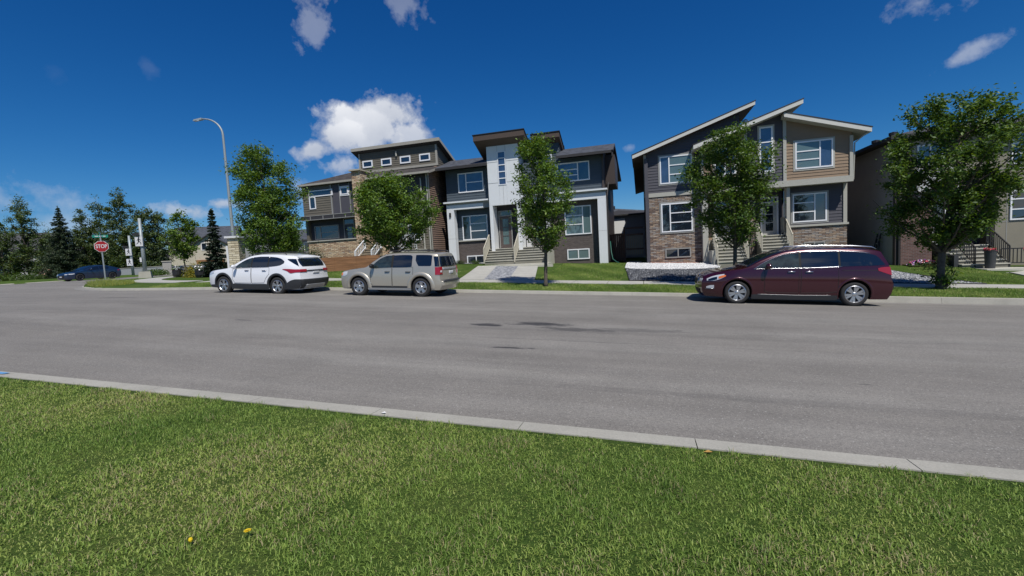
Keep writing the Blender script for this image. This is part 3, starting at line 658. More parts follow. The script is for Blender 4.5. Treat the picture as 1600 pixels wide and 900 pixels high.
# clerestory box and its single-pitch roof
wall(h, 'siding_taupe', [[(-20.5, 8.3), (-14.05, 8.3), (-14.05, 9.95), (-20.5, 9.95)]], 31.0, .3, .15)
side_wall(h, 'siding_taupe', [(31.0, 8.3), (33.9, 8.3), (33.9, 8.75), (31.0, 9.95)], -14.05, 1, .15)
side_wall(h, 'siding_taupe', [(31.0, 8.3), (33.9, 8.3), (33.9, 8.75), (31.0, 9.95)], -20.5, -1, .15)
band(h, 'clerestory_trim', 'fascia_beige', (-20.55, -14.0, 30.93, 30.99, 8.42, 8.58), (-14.17, -14.02, 30.93, 30.99, 8.58, 9.9), (-20.53, -20.40, 30.93, 30.99, 8.58, 9.9))
for x in (-20.22, -18.62, -17.04, -15.46): window(h, x, x+.86, 8.82, 9.34, 30.985, w=.09)
roof(h, [(-20.94, 30.62, 10.27), (-13.65, 30.62, 10.27), (-13.65, 34.2, 8.85), (-20.94, 34.2, 8.85)], .22, 'shingle_brown', 'fascia_beige', 'soffit_dark')
b = MB(); b.tube([(-17.3, 30.9, 9.4), (-17.3, 30.9, 9.75)], .06, 8); b.build('wall_vent', 'trim_cream', h)
# porch steps with railings (left unit) and porch of the right unit
stairs(h, -18.72, -17.55, 28.2, 2.62, 26.9, 1.75, 5, 'wood_grey')
band(h, 'porch_deck', 'wood_grey', (-19.0, -16.9, 28.72, 29.3, 2.4, 2.62))
for x in (-18.72, -17.45):
    railing(h, (x, 26.95, 1.80), (x, 28.2, 2.62), .68, 6, 'panel_white', .08)
railing(h, (-16.5, 27.9, 2.42), (-14.6, 27.9, 2.42), .95, 14, 'panel_white', .08)
band(h, 'porch_deck', 'stair_concrete', (-16.6, -14.5, 27.8, 29.3, 1.2, 2.4))
local(h, -19.2, 29, 1.4)
# timber retaining wall and planter soil in front of house 1
b = MB()
for k in range(5):
    for j in range(3): b.box(-20.6+j*1.62, -20.6+(j+1)*1.62-.012, 25.0-.0+k*.012, 25.2, 1.02+k*.225, 1.02+(k+1)*.225-.01)
o = b.build('retaining_wall', 'wood_orange', origin=(-18.2, 25.1, 1.0)); tag(o, 'low retaining wall of orange brown boards behind the silver car, below the taupe house', 'retaining wall')
b = MB(); b.box(-20.6, -15.75, 25.22, 28.7, .8, 2.05); b.box(-20.58, -20.4, 25.2, 28.9, .8, 2.12)
o = b.build('raised_soil', 'soil'); struct(o)
b = MB()
for x in (-20.3, -19.9): b.box(x, x+.05, 25.12, 25.17, 2.1, 2.5)
b.box(-20.45, -19.0, 25.12, 25.16, 2.42, 2.47)
tag(b.build('stake_fence', 'wood_grey', origin=(-20, 25.1, 2.1)), 'short pale wooden rail on stakes above the orange timber retaining wall', 'fence')

# ================================================================ house 2: white framed slate duplex
h = thing('duplex_house', 'slate blue duplex with white frames, grey brick and a white tower with five stacked panes', 'house')
wall(h, 'siding_slate', [rect(-13.3, -9.95, 5.6, 7.85)], 30.55)
window(h, -12.37, -10.48, 6.2, 7.56, 30.54, split=.32, bars=(.5,), glass='glass_sky')
wall(h, 'siding_slate', [rect(-13.2, -9.7, 2.88, 5.1)], 31.0)
plain(h, 'brick_grey', [rect(-13.2, -9.7, .6, 2.8)], 30.97)
band(h, 'sill', 'trim_cream', (-12.75, -10.0, 30.86, 31.0, 2.8, 2.88))
window(h, -12.42, -10.5, 2.88, 4.62, 30.99, split=.32, bars=(.36, .66))
window(h, -12.2, -10.8, 1.15, 1.76, 30.96, split=.5)
band(h, 'cornice', 'panel_white', (-13.42, -10.05, 30.1, 30.5, 5.50, 5.60))
band(h, 'grey_band', 'trim_grey', (-13.3, -10.05, 30.32, 30.54, 5.36, 5.498), (-10.53, -10.05, 30.36, 30.5, 5.04, 5.36))
b = MB(); b.box(-13.28, -10.53, 30.3, 30.75, 5.04, 5.357); b.box(-13.28, -12.74, 30.3, 30.8, .8, 3.0); b.box(-13.28, -12.74, 30.3, 30.8, 3.012, 5.037); b.build('white_frame', 'panel_white', h)
band(h, 'wall_lamp', 'metal_dark', (-13.08, -12.96, 30.22, 30.3, 4.55, 4.85))
# tower with piers
b = MB()
for (x0, x1, z0, z1) in ((-9.93, -9.16, 5.06, 6.55), (-9.16, -8.62, 5.06, 6.38), (-8.62, -7.74, 5.06, 6.55), (-9.93, -9.19, 6.562, 7.94), (-8.6, -7.74, 6.562, 7.94), (-9.93, -9.19, 7.952, 9.2), (-8.6, -7.74, 7.952, 9.2), (-9.19, -8.6, 8.6, 9.2)): b.box(x0+.004, x1-.004, 29.88, 30.2, z0, z1)
b.box(-9.92, -7.75, 29.92, 33.5, 5.3, 9.19)
b.build('tower', 'panel_white', h)
for q_ in ((-9.93, -9.70), (-8.0, -7.74)): b = MB(); b.box(q_[0], q_[1], 29.88, 30.85, 1.9, 5.055); b.build('porch_pier', 'panel_white', h)
band(h, 'panel_joint', 'trim_grey', (-9.93, -9.19, 29.868, 29.884, 6.55, 6.563), (-8.6, -7.74, 29.868, 29.884, 6.55, 6.563), (-9.93, -9.19, 29.868, 29.884, 7.94, 7.953), (-8.6, -7.74, 29.868, 29.884, 7.94, 7.953), (-9.19, -9.178, 29.868, 29.884, 8.6, 9.2), (-8.612, -8.6, 29.868, 29.884, 8.6, 9.2), (-8.88, -8.868, 29.868, 29.884, 5.06, 6.38))
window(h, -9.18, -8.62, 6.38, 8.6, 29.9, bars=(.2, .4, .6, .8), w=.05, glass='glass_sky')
plain(h, 'panel_dark', [rect(-9.75, -7.9, 1.9, 5.3)], 30.86)
door(h, -9.55, -8.72, 2.16, 4.36, 30.84, 'door_brown', 'glass_blind', transom=4.7, frame='trim_grey')
roof(h, [(-10.58, 29.2, 9.67), (-7.1, 29.2, 9.67), (-7.1, 31.8, 8.52), (-10.58, 31.8, 8.52)], .37, 'trim_brown', 'soffit_brown', 'soffit_brown')
roof(h, [(-10.62, 29.16, 9.72), (-7.06, 29.16, 9.72), (-7.06, 31.8, 8.56), (-10.62, 31.8, 8.56)], .045, 'metal_dark', 'metal_dark', 'metal_dark', 'drip_edge')
# second tower, set back
wall(h, 'siding_slate', [rect(-7.6, -5.2, 5.5, 9.3)], 31.2, 2.5)
window(h, -6.7, -5.7, 6.3, 8.3, 31.19, bars=(.33, .66))
roof(h, [(-7.0, 30.65, 9.62), (-5.05, 30.65, 9.62), (-5.05, 32.8, 8.62), (-7.0, 32.8, 8.62)], .34, 'trim_brown', 'soffit_brown', 'soffit_brown')
roof(h, [(-7.02, 30.6, 9.67), (-5.0, 30.6, 9.67), (-5.0, 32.8, 8.66), (-7.02, 32.8, 8.66)], .045, 'metal_dark', 'metal_dark', 'metal_dark', 'drip_edge')
side_wall(h, 'siding_slate', [(31.2, 7.5), (34, 7.5), (34, 8.6), (31.2, 9.3)], -5.2, 1)
# right wing
wall(h, 'siding_slate', [rect(-7.7, -2.3, 5.6, 7.8)], 30.55)
window(h, -5.4, -3.15, 6.27, 7.5, 30.54, split=.66, bars_l=(.33, .62), glass='glass_sky', glass2='glass')
band(h, 'corner_trim', 'trim_brown', (-2.36, -2.22, 30.44, 30.56, 5.6, 7.8))
band(h, 'cornice', 'panel_white', (-7.7, -2.05, 30.1, 30.5, 5.50, 5.60))
band(h, 'grey_band', 'trim_grey', (-7.7, -2.15, 30.32, 30.54, 5.36, 5.498))
b = MB(); b.box(-7.7, -2.17, 30.3, 30.75, 5.0, 5.357); b.box(-2.7, -2.17, 30.3, 30.78, .4, 2.9); b.box(-2.7, -2.17, 30.3, 30.78, 2.912, 4.997); b.build('white_frame', 'panel_white', h)
plain(h, 'brick_grey', [rect(-5.95, -2.62, .5, 4.99)], 30.92)
window(h, -4.97, -3.2, 2.78, 4.68, 30.91, split=.68, bars_l=(.36, .67), glass='glass_curtain', glass2='glass_blind')
window(h, -4.9, -3.4, 1.12, 1.82, 30.91, split=.5, glass='glass_blind')
plain(h, 'pale_wall', [rect(-7.7, -5.96, 1.6, 3.1)], 30.9); plain(h, 'panel_dark', [rect(-7.7, -5.96, 3.1, 5.0)], 30.9)
door(h, -7.2, -6.35, 2.16, 4.36, 30.87, 'door_brown', 'glass_blind', transom=4.7, frame='trim_grey')
b = MB(); b.box(-6.2, -5.94, 29.9, 30.88, 1.9, 4.99); b.build('porch_pier', 'panel_white', h)
side_wall(h, 'trim_brown', [(30.6, .3), (41, .3), (41, 8.0), (32.5, 8.7), (30.6, 7.9)], -2.3, 1, .13)
side_wall(h, 'siding_slate', [(30.6, .6), (41, .6), (41, 8.0), (32.5, 8.7), (30.6, 7.9)], -13.3, -1, .17)
b = MB(); b.box(-13.2, -2.4, 40.6, 41, .6, 8); b.build('back_wall', 'siding_slate', h)
b = MB(); b.box(-2.3, -1.66, 33.0, 36.5, 6.2, 8.2); b.build('side_bay', 'trim_brown', h)
b = MB(); b.tube([(-2.12, 30.9, .9), (-2.12, 30.9, 5.2), (-2.05, 31.5, 6.1)], .05, 8); b.build('downspout', 'soffit_dark', h)
b = MB(); b.slab([(-13.7, 29.8, 7.95), (-9.94, 29.8, 7.98), (-9.94, 32.5, 8.93), (-13.7, 32.5, 8.93)], .14, 0, 1, 2); b.slab([(-13.7, 32.5, 8.93), (-9.94, 32.5, 8.93), (-9.94, 41.5, 7.6), (-13.7, 41.5, 7.6)], .14, 0, 1, 2)
b.slab([(-9.94, 32.0, 8.75), (-5.18, 32.0, 8.75), (-5.18, 41.5, 7.6), (-9.94, 41.5, 7.6)], .14, 0, 1, 2)
b.slab([(-5.18, 29.7, 7.86), (-1.58, 29.7, 7.86), (-1.58, 32.5, 8.82), (-5.18, 32.5, 8.82)], .14, 0, 1, 2); b.slab([(-5.18, 32.5, 8.82), (-1.58, 32.5, 8.82), (-1.58, 41.5, 7.6), (-5.18, 41.5, 7.6)], .14, 0, 1, 2)
b.build('roof', ['shingle_blue', 'trim_brown', 'soffit_dark'], h)
band(h, 'fascia', 'soffit_dark', (-1.66, -1.57, 29.6, 29.72, 7.46, 7.84), (-13.7, -9.94, 29.7, 29.8, 7.76, 7.93), (-5.18, -1.58, 29.6, 29.7, 7.68, 7.84))
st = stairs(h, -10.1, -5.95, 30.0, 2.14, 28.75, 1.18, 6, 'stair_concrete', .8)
band(h, 'porch_slab', 'stair_concrete', (-10.1, -5.95, 30.5, 30.86, .6, 2.12))
band(h, 'bottom_step', 'stair_concrete', (-10.6, -5.6, 27.7, 28.74, .5, 1.06), (-10.55, -5.3, 27.45, 27.7, .5, .97))
band(h, 'stair_wall', 'stair_concrete', (-5.93, -5.78, 28.3, 30.8, .5, 1.9))
for x in (-10.12, -8.02): railing(h, (x, 28.72, 1.18), (x, 30.0, 2.14), .98, 14, 'rail_cream', .07)
local(h, -7.8, 30.5, 1.1)

# ================================================================ house 3: three-roof duplex with stone base
h = thing('duplex_house', 'grey and tan duplex with three slanting pale roof edges above a brown ledgestone base', 'house')
def r1(x): return 7.04+.3363*(x+.37)
wall(h, 'siding_plum', [[(.3, 4.9), (5.56, 4.9), (5.56, r1(5.56)), (.3, r1(.3))]], 29.5)
plain(h, 'stone_ledge_dark', [rect(.25, 3.5, .4, 4.66)], 29.45)
band(h, 'band', 'trim_cream', (.2, 3.5, 29.40, 29.5, 4.68, 4.92), (.22, .36, 29.4, 29.5, 4.92, r1(.3)-.02))
window(h, 1.15, 2.98, 5.42, 7.05, 29.49, split=.29, bars=(.33, .66), casing='trim_grey', glass='glass_sky', glass2='glass_blind')
window(h, 1.16, 2.93, 2.52, 4.24, 29.44, split=.29, bars=(.33, .66), casing='trim_grey')
window(h, 1.33, 2.8, .95, 1.54, 29.44, split=.5, fr='trim_grey')
roof(h, [(-.42, 28.95, 7.22), (6.28, 28.95, 9.475), (6.28, 33.5, 9.475), (-.42, 33.5, 7.22)], .2, 'shingle_grey', 'fascia_pale', 'soffit_brown')
roof(h, [(-.46, 28.93, 7.27), (6.32, 28.93, 9.53), (6.32, 33.5, 9.53), (-.46, 33.5, 7.27)], .045, 'soffit_dark', 'soffit_dark', 'soffit_dark', 'drip_edge')
roof(h, [(-.42, 33.5, 7.22), (6.28, 33.5, 9.475), (6.28, 41, 7.9), (-.42, 41, 6.4)], .2, 'shingle_grey', 'soffit_brown', 'soffit_brown')
side_wall(h, 'siding_plum', [(29.3, .2), (41, .2), (41, 6.2), (29.3, 7.0)], .26, -1, .13)
side_wall(h, 'siding_plum', [(29.5, 6), (34, 6), (34, 8.9), (29.5, r1(5.56))], 5.56, 1)
b = MB(); b.box(.3, 10.7, 40.5, 41, .2, 6.5); b.build('back_wall', 'siding_plum', h)
b = MB(); b.tube([(5.9, 29.6, 7.6), (5.9, 29.6, 8.55)], .09, 8); b.lathe([(.16, 8.5), (.16, 8.62), (.02, 8.7)], (5.9, 29.6, 0), 10); b.build('roof_vent', 'metal_galv', h)
# projecting centre with the second roof
def r2(x): return 7.06+.325*(x-2.93)
wall(h, 'siding_tan', [[(3.42, 4.9), (5.7, 4.9), (5.7, r2(5.7)), (3.42, r2(3.42))]], 28.8, .5)
wall(h, 'siding_plum', [[(5.7, 4.9), (7.66, 4.9), (7.66, r2(7.66)), (5.7, r2(5.7))]], 28.8, .5)
side_wall(h, 'siding_plum', [(28.8, 4.7), (33, 4.7), (33, r2(3.42)), (28.8, r2(3.42))], 3.42, -1)
side_wall(h, 'siding_plum', [(28.8, 4.7), (33, 4.7), (33, r2(7.66)), (28.8, r2(7.66))], 7.66, 1)
band(h, 'band', 'trim_cream', (3.38, 10.88, 28.70, 28.8, 4.60, 4.92), (5.66, 5.80, 28.74, 28.8, 4.92, r2(5.7)-.03), (7.58, 7.74, 28.72, 28.8, 4.92, 8.46), (3.38, 3.52, 28.74, 28.8, 4.92, r2(3.42)-.02), (10.72, 10.88, 28.72, 28.8, 4.92, 7.0))
band(h, 'corner_trim', 'trim_cream', (10.80, 10.90, 28.78, 28.95, 4.6, 7.0), (3.36, 3.44, 28.78, 28.95, 4.6, r2(3.42)-.05))
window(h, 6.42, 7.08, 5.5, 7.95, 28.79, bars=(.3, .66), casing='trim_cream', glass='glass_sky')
window(h, 4.1, 5.2, 5.55, 7.0, 28.79, split=.5, casing='trim_cream')
roof(h, [(2.93, 28.1, 7.26), (8.38, 28.1, 9.03), (8.38, 34, 9.03), (2.93, 34, 7.26)], .22, 'shingle_grey', 'fascia_pale', 'trim_cream')
roof(h, [(2.89, 28.08, 7.31), (8.42, 28.08, 9.085), (8.42, 34, 9.085), (2.89, 34, 7.31)], .045, 'soffit_dark', 'soffit_dark', 'soffit_dark', 'drip_edge')
# right wing cantilevered upstairs, third roof falls to the right
def r3(x): return 8.23-.3175*(x-7.56)
wall(h, 'siding_tan', [[(7.66, 4.9), (10.84, 4.9), (10.84, r3(10.84)), (7.66, r3(7.66))]], 28.8, .5)
side_wall(h, 'siding_tan', [(28.8, 4.65), (40, 4.65), (40, 6.9), (28.8, 7.1)], 10.84, 1)
window(h, 8.17, 9.96, 5.48, 6.95, 28.79, split=.66, bars_l=(.33, .64), casing='trim_cream', glass='glass_blind', glass2='glass_sky')
roof(h, [(7.5, 28.2, 8.47), (11.5, 28.2, 7.20), (11.5, 40.5, 6.9), (7.5, 40.5, 8.2)], .22, 'shingle_grey', 'fascia_pale', 'trim_cream')
roof(h, [(7.46, 28.18, 8.53), (11.54, 28.18, 7.245), (11.54, 40.5, 6.95), (7.46, 40.5, 8.25)], .045, 'soffit_dark', 'soffit_dark', 'soffit_dark', 'drip_edge')
b = MB(); b.box(3.45, 10.82, 28.85, 31.5, 4.62, 4.7); b.build('soffit', 'trim_cream', h)
b = MB(); b.tube([(11.42, 28.3, 7.05), (10.95, 28.75, 6.6), (10.95, 28.9, 4.7)], .035, 8); b.build('downspout', 'trim_cream', h)
wall(h, 'siding_plum', [rect(7.97, 10.84, 2.47, 4.62)], 29.5)
plain(h, 'stone_ledge_dark', [rect(7.9, 10.86, .2, 2.36)], 29.44)
band(h, 'sill', 'trim_cream', (7.85, 10.92, 29.36, 29.5, 2.36, 2.47))
band(h, 'corner_trim', 'trim_cream', (10.68, 10.86, 29.42, 29.5, 2.47, 4.6), (7.80, 7.97, 29.0, 29.5, 1.0, 4.62))
window(h, 8.22, 9.9, 2.62, 4.2, 29.49, split=.65, bars_l=(.36, .68), casing='trim_grey')
window(h, 8.75, 9.79, .75, 1.5, 29.43, split=.5, fr='trim_grey')
side_wall(h, 'siding_plum', [(29.5, 0), (40, 0), (40, 4.6), (29.5, 4.6)], 10.84, 1)
wall(h, 'siding_plum', [rect(5.7, 7.85, 1.4, 4.62)], 30.1)
door(h, 6.8, 7.56, 2.0, 3.88, 30.08, 'door_grey', transom=4.12, frame='trim_white', fw=.09)
plain(h, 'trim_cream', [rect(3.42, 3.72, .4, 4.6)], 28.9, .6, 'porch_pier')
wall(h, 'siding_tan', [rect(3.7, 5.72, 1.4, 4.62)], 30.1)
door(h, 4.3, 5.06, 1.9, 3.85, 30.08, 'door_grey', transom=4.1, frame='trim_white', fw=.09)
plain(h, 'stone_ledge_dark', [rect(5.55, 6.25, .4, 4.6)], 29.2, .9, 'stone_pier')
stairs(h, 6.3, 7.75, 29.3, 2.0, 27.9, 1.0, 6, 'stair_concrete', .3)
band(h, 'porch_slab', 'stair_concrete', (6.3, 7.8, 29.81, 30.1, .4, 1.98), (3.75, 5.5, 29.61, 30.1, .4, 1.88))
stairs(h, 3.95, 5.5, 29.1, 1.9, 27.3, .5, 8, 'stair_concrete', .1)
band(h, 'stair_wall', 'trim_cream', (3.72, 3.93, 27.6, 29.4, .2, 1.3))
for x in (6.3, 7.78): railing(h, (x, 27.9, 1.0), (x, 29.2, 2.0), .95, 10, 'rail_cream', .05)
railing(h, (7.78, 29.2, 2.0), (7.78, 30.0, 2.0), .95, 6, 'rail_cream', .05)
for x in (3.97, 5.5): railing(h, (x, 27.3, .5), (x, 29.0, 1.85), .95, 12, 'rail_cream', .05)
local(h, 5.6, 29.5, .7)

# ================================================================ house 4: grey stucco and red brick
h = thing('duplex_house', 'grey stucco house with dark eaves, red brick bay and black stair railings at right edge', 'house')
side_wall(h, 'stucco_grey', [(28.5, -.6), (41, -.6), (41, 6.4), (28.5, 6.4)], 12.62, -1, 0)
plain(h, 'brick_red', [rect(12.82, 14.15, -.4, 3.4)], 28.3, .4)
band(h, 'brown_corner', 'trim_brown', (12.60, 12.80, 28.35, 28.6, -.4, 6.4))
plain(h, 'stucco_grey', [rect(12.8, 15.4, 3.4, 6.4)], 28.6, .3)
band(h, 'dark_band', 'trim_brown', (13.1, 13.35, 28.45, 28.6, 3.4, 6.4))
plain(h, 'pale_wall', [rect(13.5, 15.3, 3.7, 4.9)], 28.4, .2, 'white_panel')
window(h, 13.6, 15.0, 5.1, 6.1, 28.59, split=.4, bars=(.5,)); window(h, 13.7, 14.9, 2.0, 3.5, 28.7, split=.4)
band(h, 'white_siding', 'pale_wall', (14.16, 14.6, 28.45, 28.65, .9, 2.2))
plain(h, 'brick_red', [rect(14.6, 15.2, -.4, 1.6)], 28.4, .3)
plain(h, 'panel_dark', [rect(15.2, 16.85, .5, 4.6)], 29.6, .2)
door(h, 15.7, 16.5, .95, 3.0, 29.58, 'door_dark', frame='trim_brown')
plain(h, 'stucco_taupe', [rect(16.82, 22, -.5, 2.0), rect(16.82, 22, 2.012, 4.55), rect(16.82, 22, 4.565, 6.45), rect(14.9, 16.8, 4.6, 6.4)], 28.5, .3)
band(h, 'panel_joint', 'trim_grey', (17.25, 17.28, 28.49, 28.5, -.5, 6.4), (16.82, 22, 28.488, 28.5, 1.99, 2.02), (16.82, 22, 28.488, 28.5, 4.545, 4.575))
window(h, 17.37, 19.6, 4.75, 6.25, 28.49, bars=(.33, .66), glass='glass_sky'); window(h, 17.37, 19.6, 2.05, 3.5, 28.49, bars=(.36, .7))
b = MB(); b.slab([(12.2, 27.9, 6.62), (22.5, 27.9, 6.62), (22.5, 31.5, 7.5), (15.5, 31.5, 7.5)], .18, 0, 1, 2)
b.poly([(12.2, 27.9, 6.62), (15.5, 31.5, 7.5), (15.5, 38, 7.5), (12.2, 41.5, 6.62)], 0); b.poly([(12.2, 27.9, 6.44), (12.2, 27.9, 6.62), (12.2, 41.5, 6.62), (12.2, 41.5, 6.44)], 1)
b.poly([(15.5, 31.5, 7.5), (22.5, 31.5, 7.5), (22.5, 38, 7.5), (15.5, 38, 7.5)], 0)
b.poly([(12.2, 27.9, 6.44), (12.2, 41.5, 6.44), (12.8, 41.5, 6.44), (12.8, 27.9, 6.44)], 2)
b.build('roof', ['shingle_grey', 'soffit_dark', 'soffit_dark'], h)
b = MB()
for y in (29.3, 31.2): b.lathe([(.11, 6.6), (.11, 6.85), (.2, 6.86), (.2, 7.0), (.02, 7.05)], (12.9, y, 0), 10)
b.build('roof_vent', 'metal_dark', h)
b = MB(); b.tube([(12.74, 28.28, .1), (12.74, 28.28, 6.2)], .05, 8); b.build('downspout', 'soffit_dark', h)
stairs(h, 14.7, 16.55, 28.5, .92, 27.0, -.12, 6, 'stair_concrete', -.5)
band(h, 'porch_slab', 'stair_concrete', (14.7, 16.8, 29.01, 29.6, -.4, .9))
band(h, 'stair_wall', 'pot_dark', (14.5, 14.68, 27.2, 29.4, -.5, .5))
railing(h, (15.2, 27.0, -.1), (15.2, 28.5, .92), .95, 12, 'rail_black', .05); railing(h, (16.5, 27.0, -.1), (16.5, 28.5, .92), .95, 12, 'rail_black', .05)
railing(h, (14.72, 28.5, .9), (15.2, 28.5, .9), .95, 5, 'rail_black', .05); railing(h, (16.55, 27.6, -.1), (19, 27.6, -.15), .8, 16, 'rail_black', .04)
band(h, 'landing_step', 'stair_concrete', (15.1, 18.5, 26.0, 26.95, -.7, -.15), (15.3, 18.5, 25.2, 26.0, -.7, -.27))
side_wall(h, 'stucco_taupe', [(28.5, -.6), (41, -.6), (41, 6.4), (28.5, 6.4)], 22.0, 1, 0)
b = MB(); b.box(12.7, 22, 40.7, 41, -.6, 6.4); b.build('back_wall', 'stucco_grey', h)
local(h, 16.5, 28.6, .1)

# ---------------------------------------------------------------- between the houses: garage, fence, gate, ladder, hose
h = thing('garage', 'low grey garage with a white panel door behind the gap between the middle houses', 'garage')
b = MB(); b.box(-4.2, 1.2, 42, 47, .8, 4.62); b.build('wall', 'far_grey', h)
b = MB(); b.box(-2.36, -1.42, 41.94, 42, 3.0, 4.3); b.build('garage_door', 'trim_white', h); band(h, 'corner_trim', 'trim_white', (-2.75, -2.66, 41.95, 42, 2.9, 4.45))
b = MB(); b.slab([(-4.5, 41.7, 4.66), (1.5, 41.7, 4.66), (1.5, 43.5, 4.85), (-2.7, 43.5, 5.38)], .12, 0, 1, 1); b.poly([(-2.7, 43.5, 5.38), (1.5, 43.5, 4.85), (1.5, 47, 4.7), (-2.7, 47, 5.3)], 0); b.build('roof', ['shingle_blue', 'soffit_dark'], h)
b = MB(); b.box(-2.45, -2.3, 43.3, 43.45, 5.2, 5.55); b.build('roof_vent', 'metal_dark', h)
local(h, -1.5, 44, 1)
h = thing('board_fence', 'brown board fence closing the gap between slate house and stone house', 'fence')
b = MB()
for k in range(8): x = -2.28+k*.135; b.box(x, x+.125, 33.0, 33.03, .8, 2.62)
b.build('boards', 'fence_brown', h); band(h, 'post', 'fence_brown', (-1.24, -1.13, 32.93, 33.05, .7, 3.15)); band(h, 'rail', 'fence_brown', (-2.3, -1.24, 32.95, 32.999, 2.6, 2.7), (-2.3, -1.24, 32.95, 32.999, 1.6, 1.7))
local(h, -1.8, 33, .9)
h = thing('garden_gate', 'dark wooden slatted gate beside the brown board fence', 'gate')
for q_ in (1.55, 2.55, 3.0): b = MB(); b.box(-1.1, .1, 33, 33.05, q_, q_+.11); b.build('rail', 'fence_brown', h); b = MB()
for k in range(9): b.box(-1.08+k*.13, -1.08+k*.13+.06, 33.05, 33.08, 1.2, 2.62)
b.build('slats', 'wood_grey', h); local(h, -.5, 33, .9)
b = MB(); b.tube([(-2.0, 30.6, 2.2), (-1.95, 30.4, 1.5), (-1.85, 30.1, 1.05), (-1.6, 29.7, .86), (-1.45, 29.2, .83)], .028, 8)
tag(b.build('garden_hose', 'hose_green', smooth=True, origin=(-1.9, 30.2, .9)), 'green garden hose hanging down beside the white column of the slate house', 'hose')
h = thing('step_ladder', 'small black folding ladder leaning at the side wall of the grey stucco house', 'ladder')
b = MB()
for s in (0, .35): b.bar((12.35, 29.6+s, .3), (12.5, 29.6+s, 1.75), .05); b.bar((12.2, 29.6+s, .3), (12.48, 29.6+s, 1.7), .035)
b.build('side_rail', 'metal_dark', h); b = MB()
for k in range(4): b.bar((12.37+k*.035, 29.6, .6+k*.3), (12.37+k*.035, 29.95, .6+k*.3), .05)
b.build('rung', 'metal_galv', h); local(h, 12.35, 29.8, .3)
# pots by the stairs of house 4
def pot(x, y, z, r, hh, label, flowers):
    h = thing('flower_pot', label, 'planter', group='tall dark flower pots by the stairs')
    b = MB(); b.lathe([(.01, z), (r*.78, z), (r, z+hh), (r*1.05, z+hh), (r*1.05, z+hh-.05), (r*.9, z+hh-.05), (.01, z+hh-.04)], (x, y, 0), 20); b.build('pot', 'pot_dark', h, smooth=False)
    b = MB()
    for k in range(160):
        a, q = random.random()*6.28, r*math.sqrt(random.random()); c = Vector((x+q*math.cos(a), y+q*math.sin(a), z+hh+random.random()*.14-.02)); s = .035
        n = Vector((random.uniform(-1, 1), random.uniform(-1, 1), 1)).normalized(); t = n.orthogonal().normalized()*s; u = n.cross(t)
        b.poly([c+t, c+u, c-t, c-u], 0 if random.random() < flowers else 1)
    b.build('flowers', ['petal_pink', 'leaf_small'], h); local(h, x, y, z)
mat('petal_pink', (.65, .06, .12), .6); mat('petal_white', (.8, .78, .8), .6); mat('petal_violet', (.28, .08, .4), .6); mat('petal_yellow', (.72, .52, .01), .6); mat('leaf_small', (.05, .10, .02), .6)
pot(15.55, 26.6, -.16, .22, .85, 'tall dark pot of pink flowers left of the front stairs', .6)
pot(17.05, 26.6, -.16, .24, .82, 'tall dark pot of pink flowers at the right edge of the photo', .6)
def flower_row(name, label, x0, x1, y0, y1, hmax, petals, n, group=None, leafm='leaf_small', s=.05):
    b = MB(); cx, cy = (x0+x1)/2, (y0+y1)/2
    for k in range(n):
        x, y = random.uniform(x0, x1), random.uniform(y0, y1); q = 1-((x-cx)/((x1-x0)/2))**2*.5-((y-cy)/((y1-y0)/2))**2*.5
        top = random.random() < .45
        c = Vector((x, y, yard_z(x, y)+.04+hmax*max(.1, q)*(random.uniform(.85, 1) if top else random.random()*.9)))
        n_ = Vector((random.uniform(-1, 1), random.uniform(-1, 1), 1 if top else random.uniform(-.5, 1))).normalized(); t = n_.orthogonal().normalized()*s; u = n_.cross(t)
        b.poly([c+t, c+u*.7, c-t, c-u*.7], 1+random.randrange(len(petals)) if (top and petals) else 0)
    o = b.build(name, [leafm]+list(petals), origin=(cx, cy, yard_z(cx, cy))); return tag(o, label, 'flowers' if petals else 'shrub', group)
flower_row('flower_row', 'pink and violet flowers in a row at the foot of the red brick wall', 13.0, 14.3, 27.7, 28.1, .3, ['petal_pink', 'petal_white', 'petal_violet'], 420)
flower_row('flower_clump', 'small clump of pink flowers near the tree by the red brick', 14.55, 15.0, 27.7, 28.0, .25, ['petal_pink'], 160)
# ---------------------------------------------------------------- vehicles
def carpaint(name, col, metal=.0, rough=.3):
    m, nt, p = nodes_of(name); p.inputs['Base Color'].default_value = (*col, 1); p.inputs['Metallic'].default_value = metal; p.inputs['Roughness'].default_value = rough
    p.inputs['Coat Weight'].default_value = 1; p.inputs['Coat Roughness'].default_value = .04
    tcn = N(nt, 'ShaderNodeTexCoord'); bumpn(nt, noise_n(nt, tcn.outputs['Object'], 3, 2), .04, .01, p); return m
carpaint('paint_white', (.78, .79, .82)); carpaint('paint_gold', (.47, .44, .375), .5, .38); carpaint('paint_maroon', (.046, .003, .011), .35, .26); carpaint('paint_blue', (.012, .03, .075), .35, .3)
mat('car_glass', (.006, .010, .018), .02, ior=1.8); mat('car_glass_clear', (.018, .028, .030), .03, ior=1.7, noise=(5, .7)); mat('chrome', (.55, .56, .58), .22, 1.); mat('tyre', (.022, .022, .023), .85); mat('rim_alloy', (.55, .56, .58), .28, .9); mat('rim_dark', (.03, .03, .035), .4, .5)
mat('well', (.006, .006, .006), .95); mat('cladding', (.028, .030, .034), .6); mat('lamp_red', (.30, .008, .012), .15, coat=1.); mat('lamp_clear', (.55, .57, .6), .1, coat=1.); mat('lamp_orange', (.75, .18, .03), .2, coat=1.); mat('seam', (.01, .01, .01), .8); mat('plate', (.55, .56, .58), .4); mat('skid_silver', (.35, .36, .37), .4, .4); mat('roof_rack', (.05, .05, .055), .4, .4)
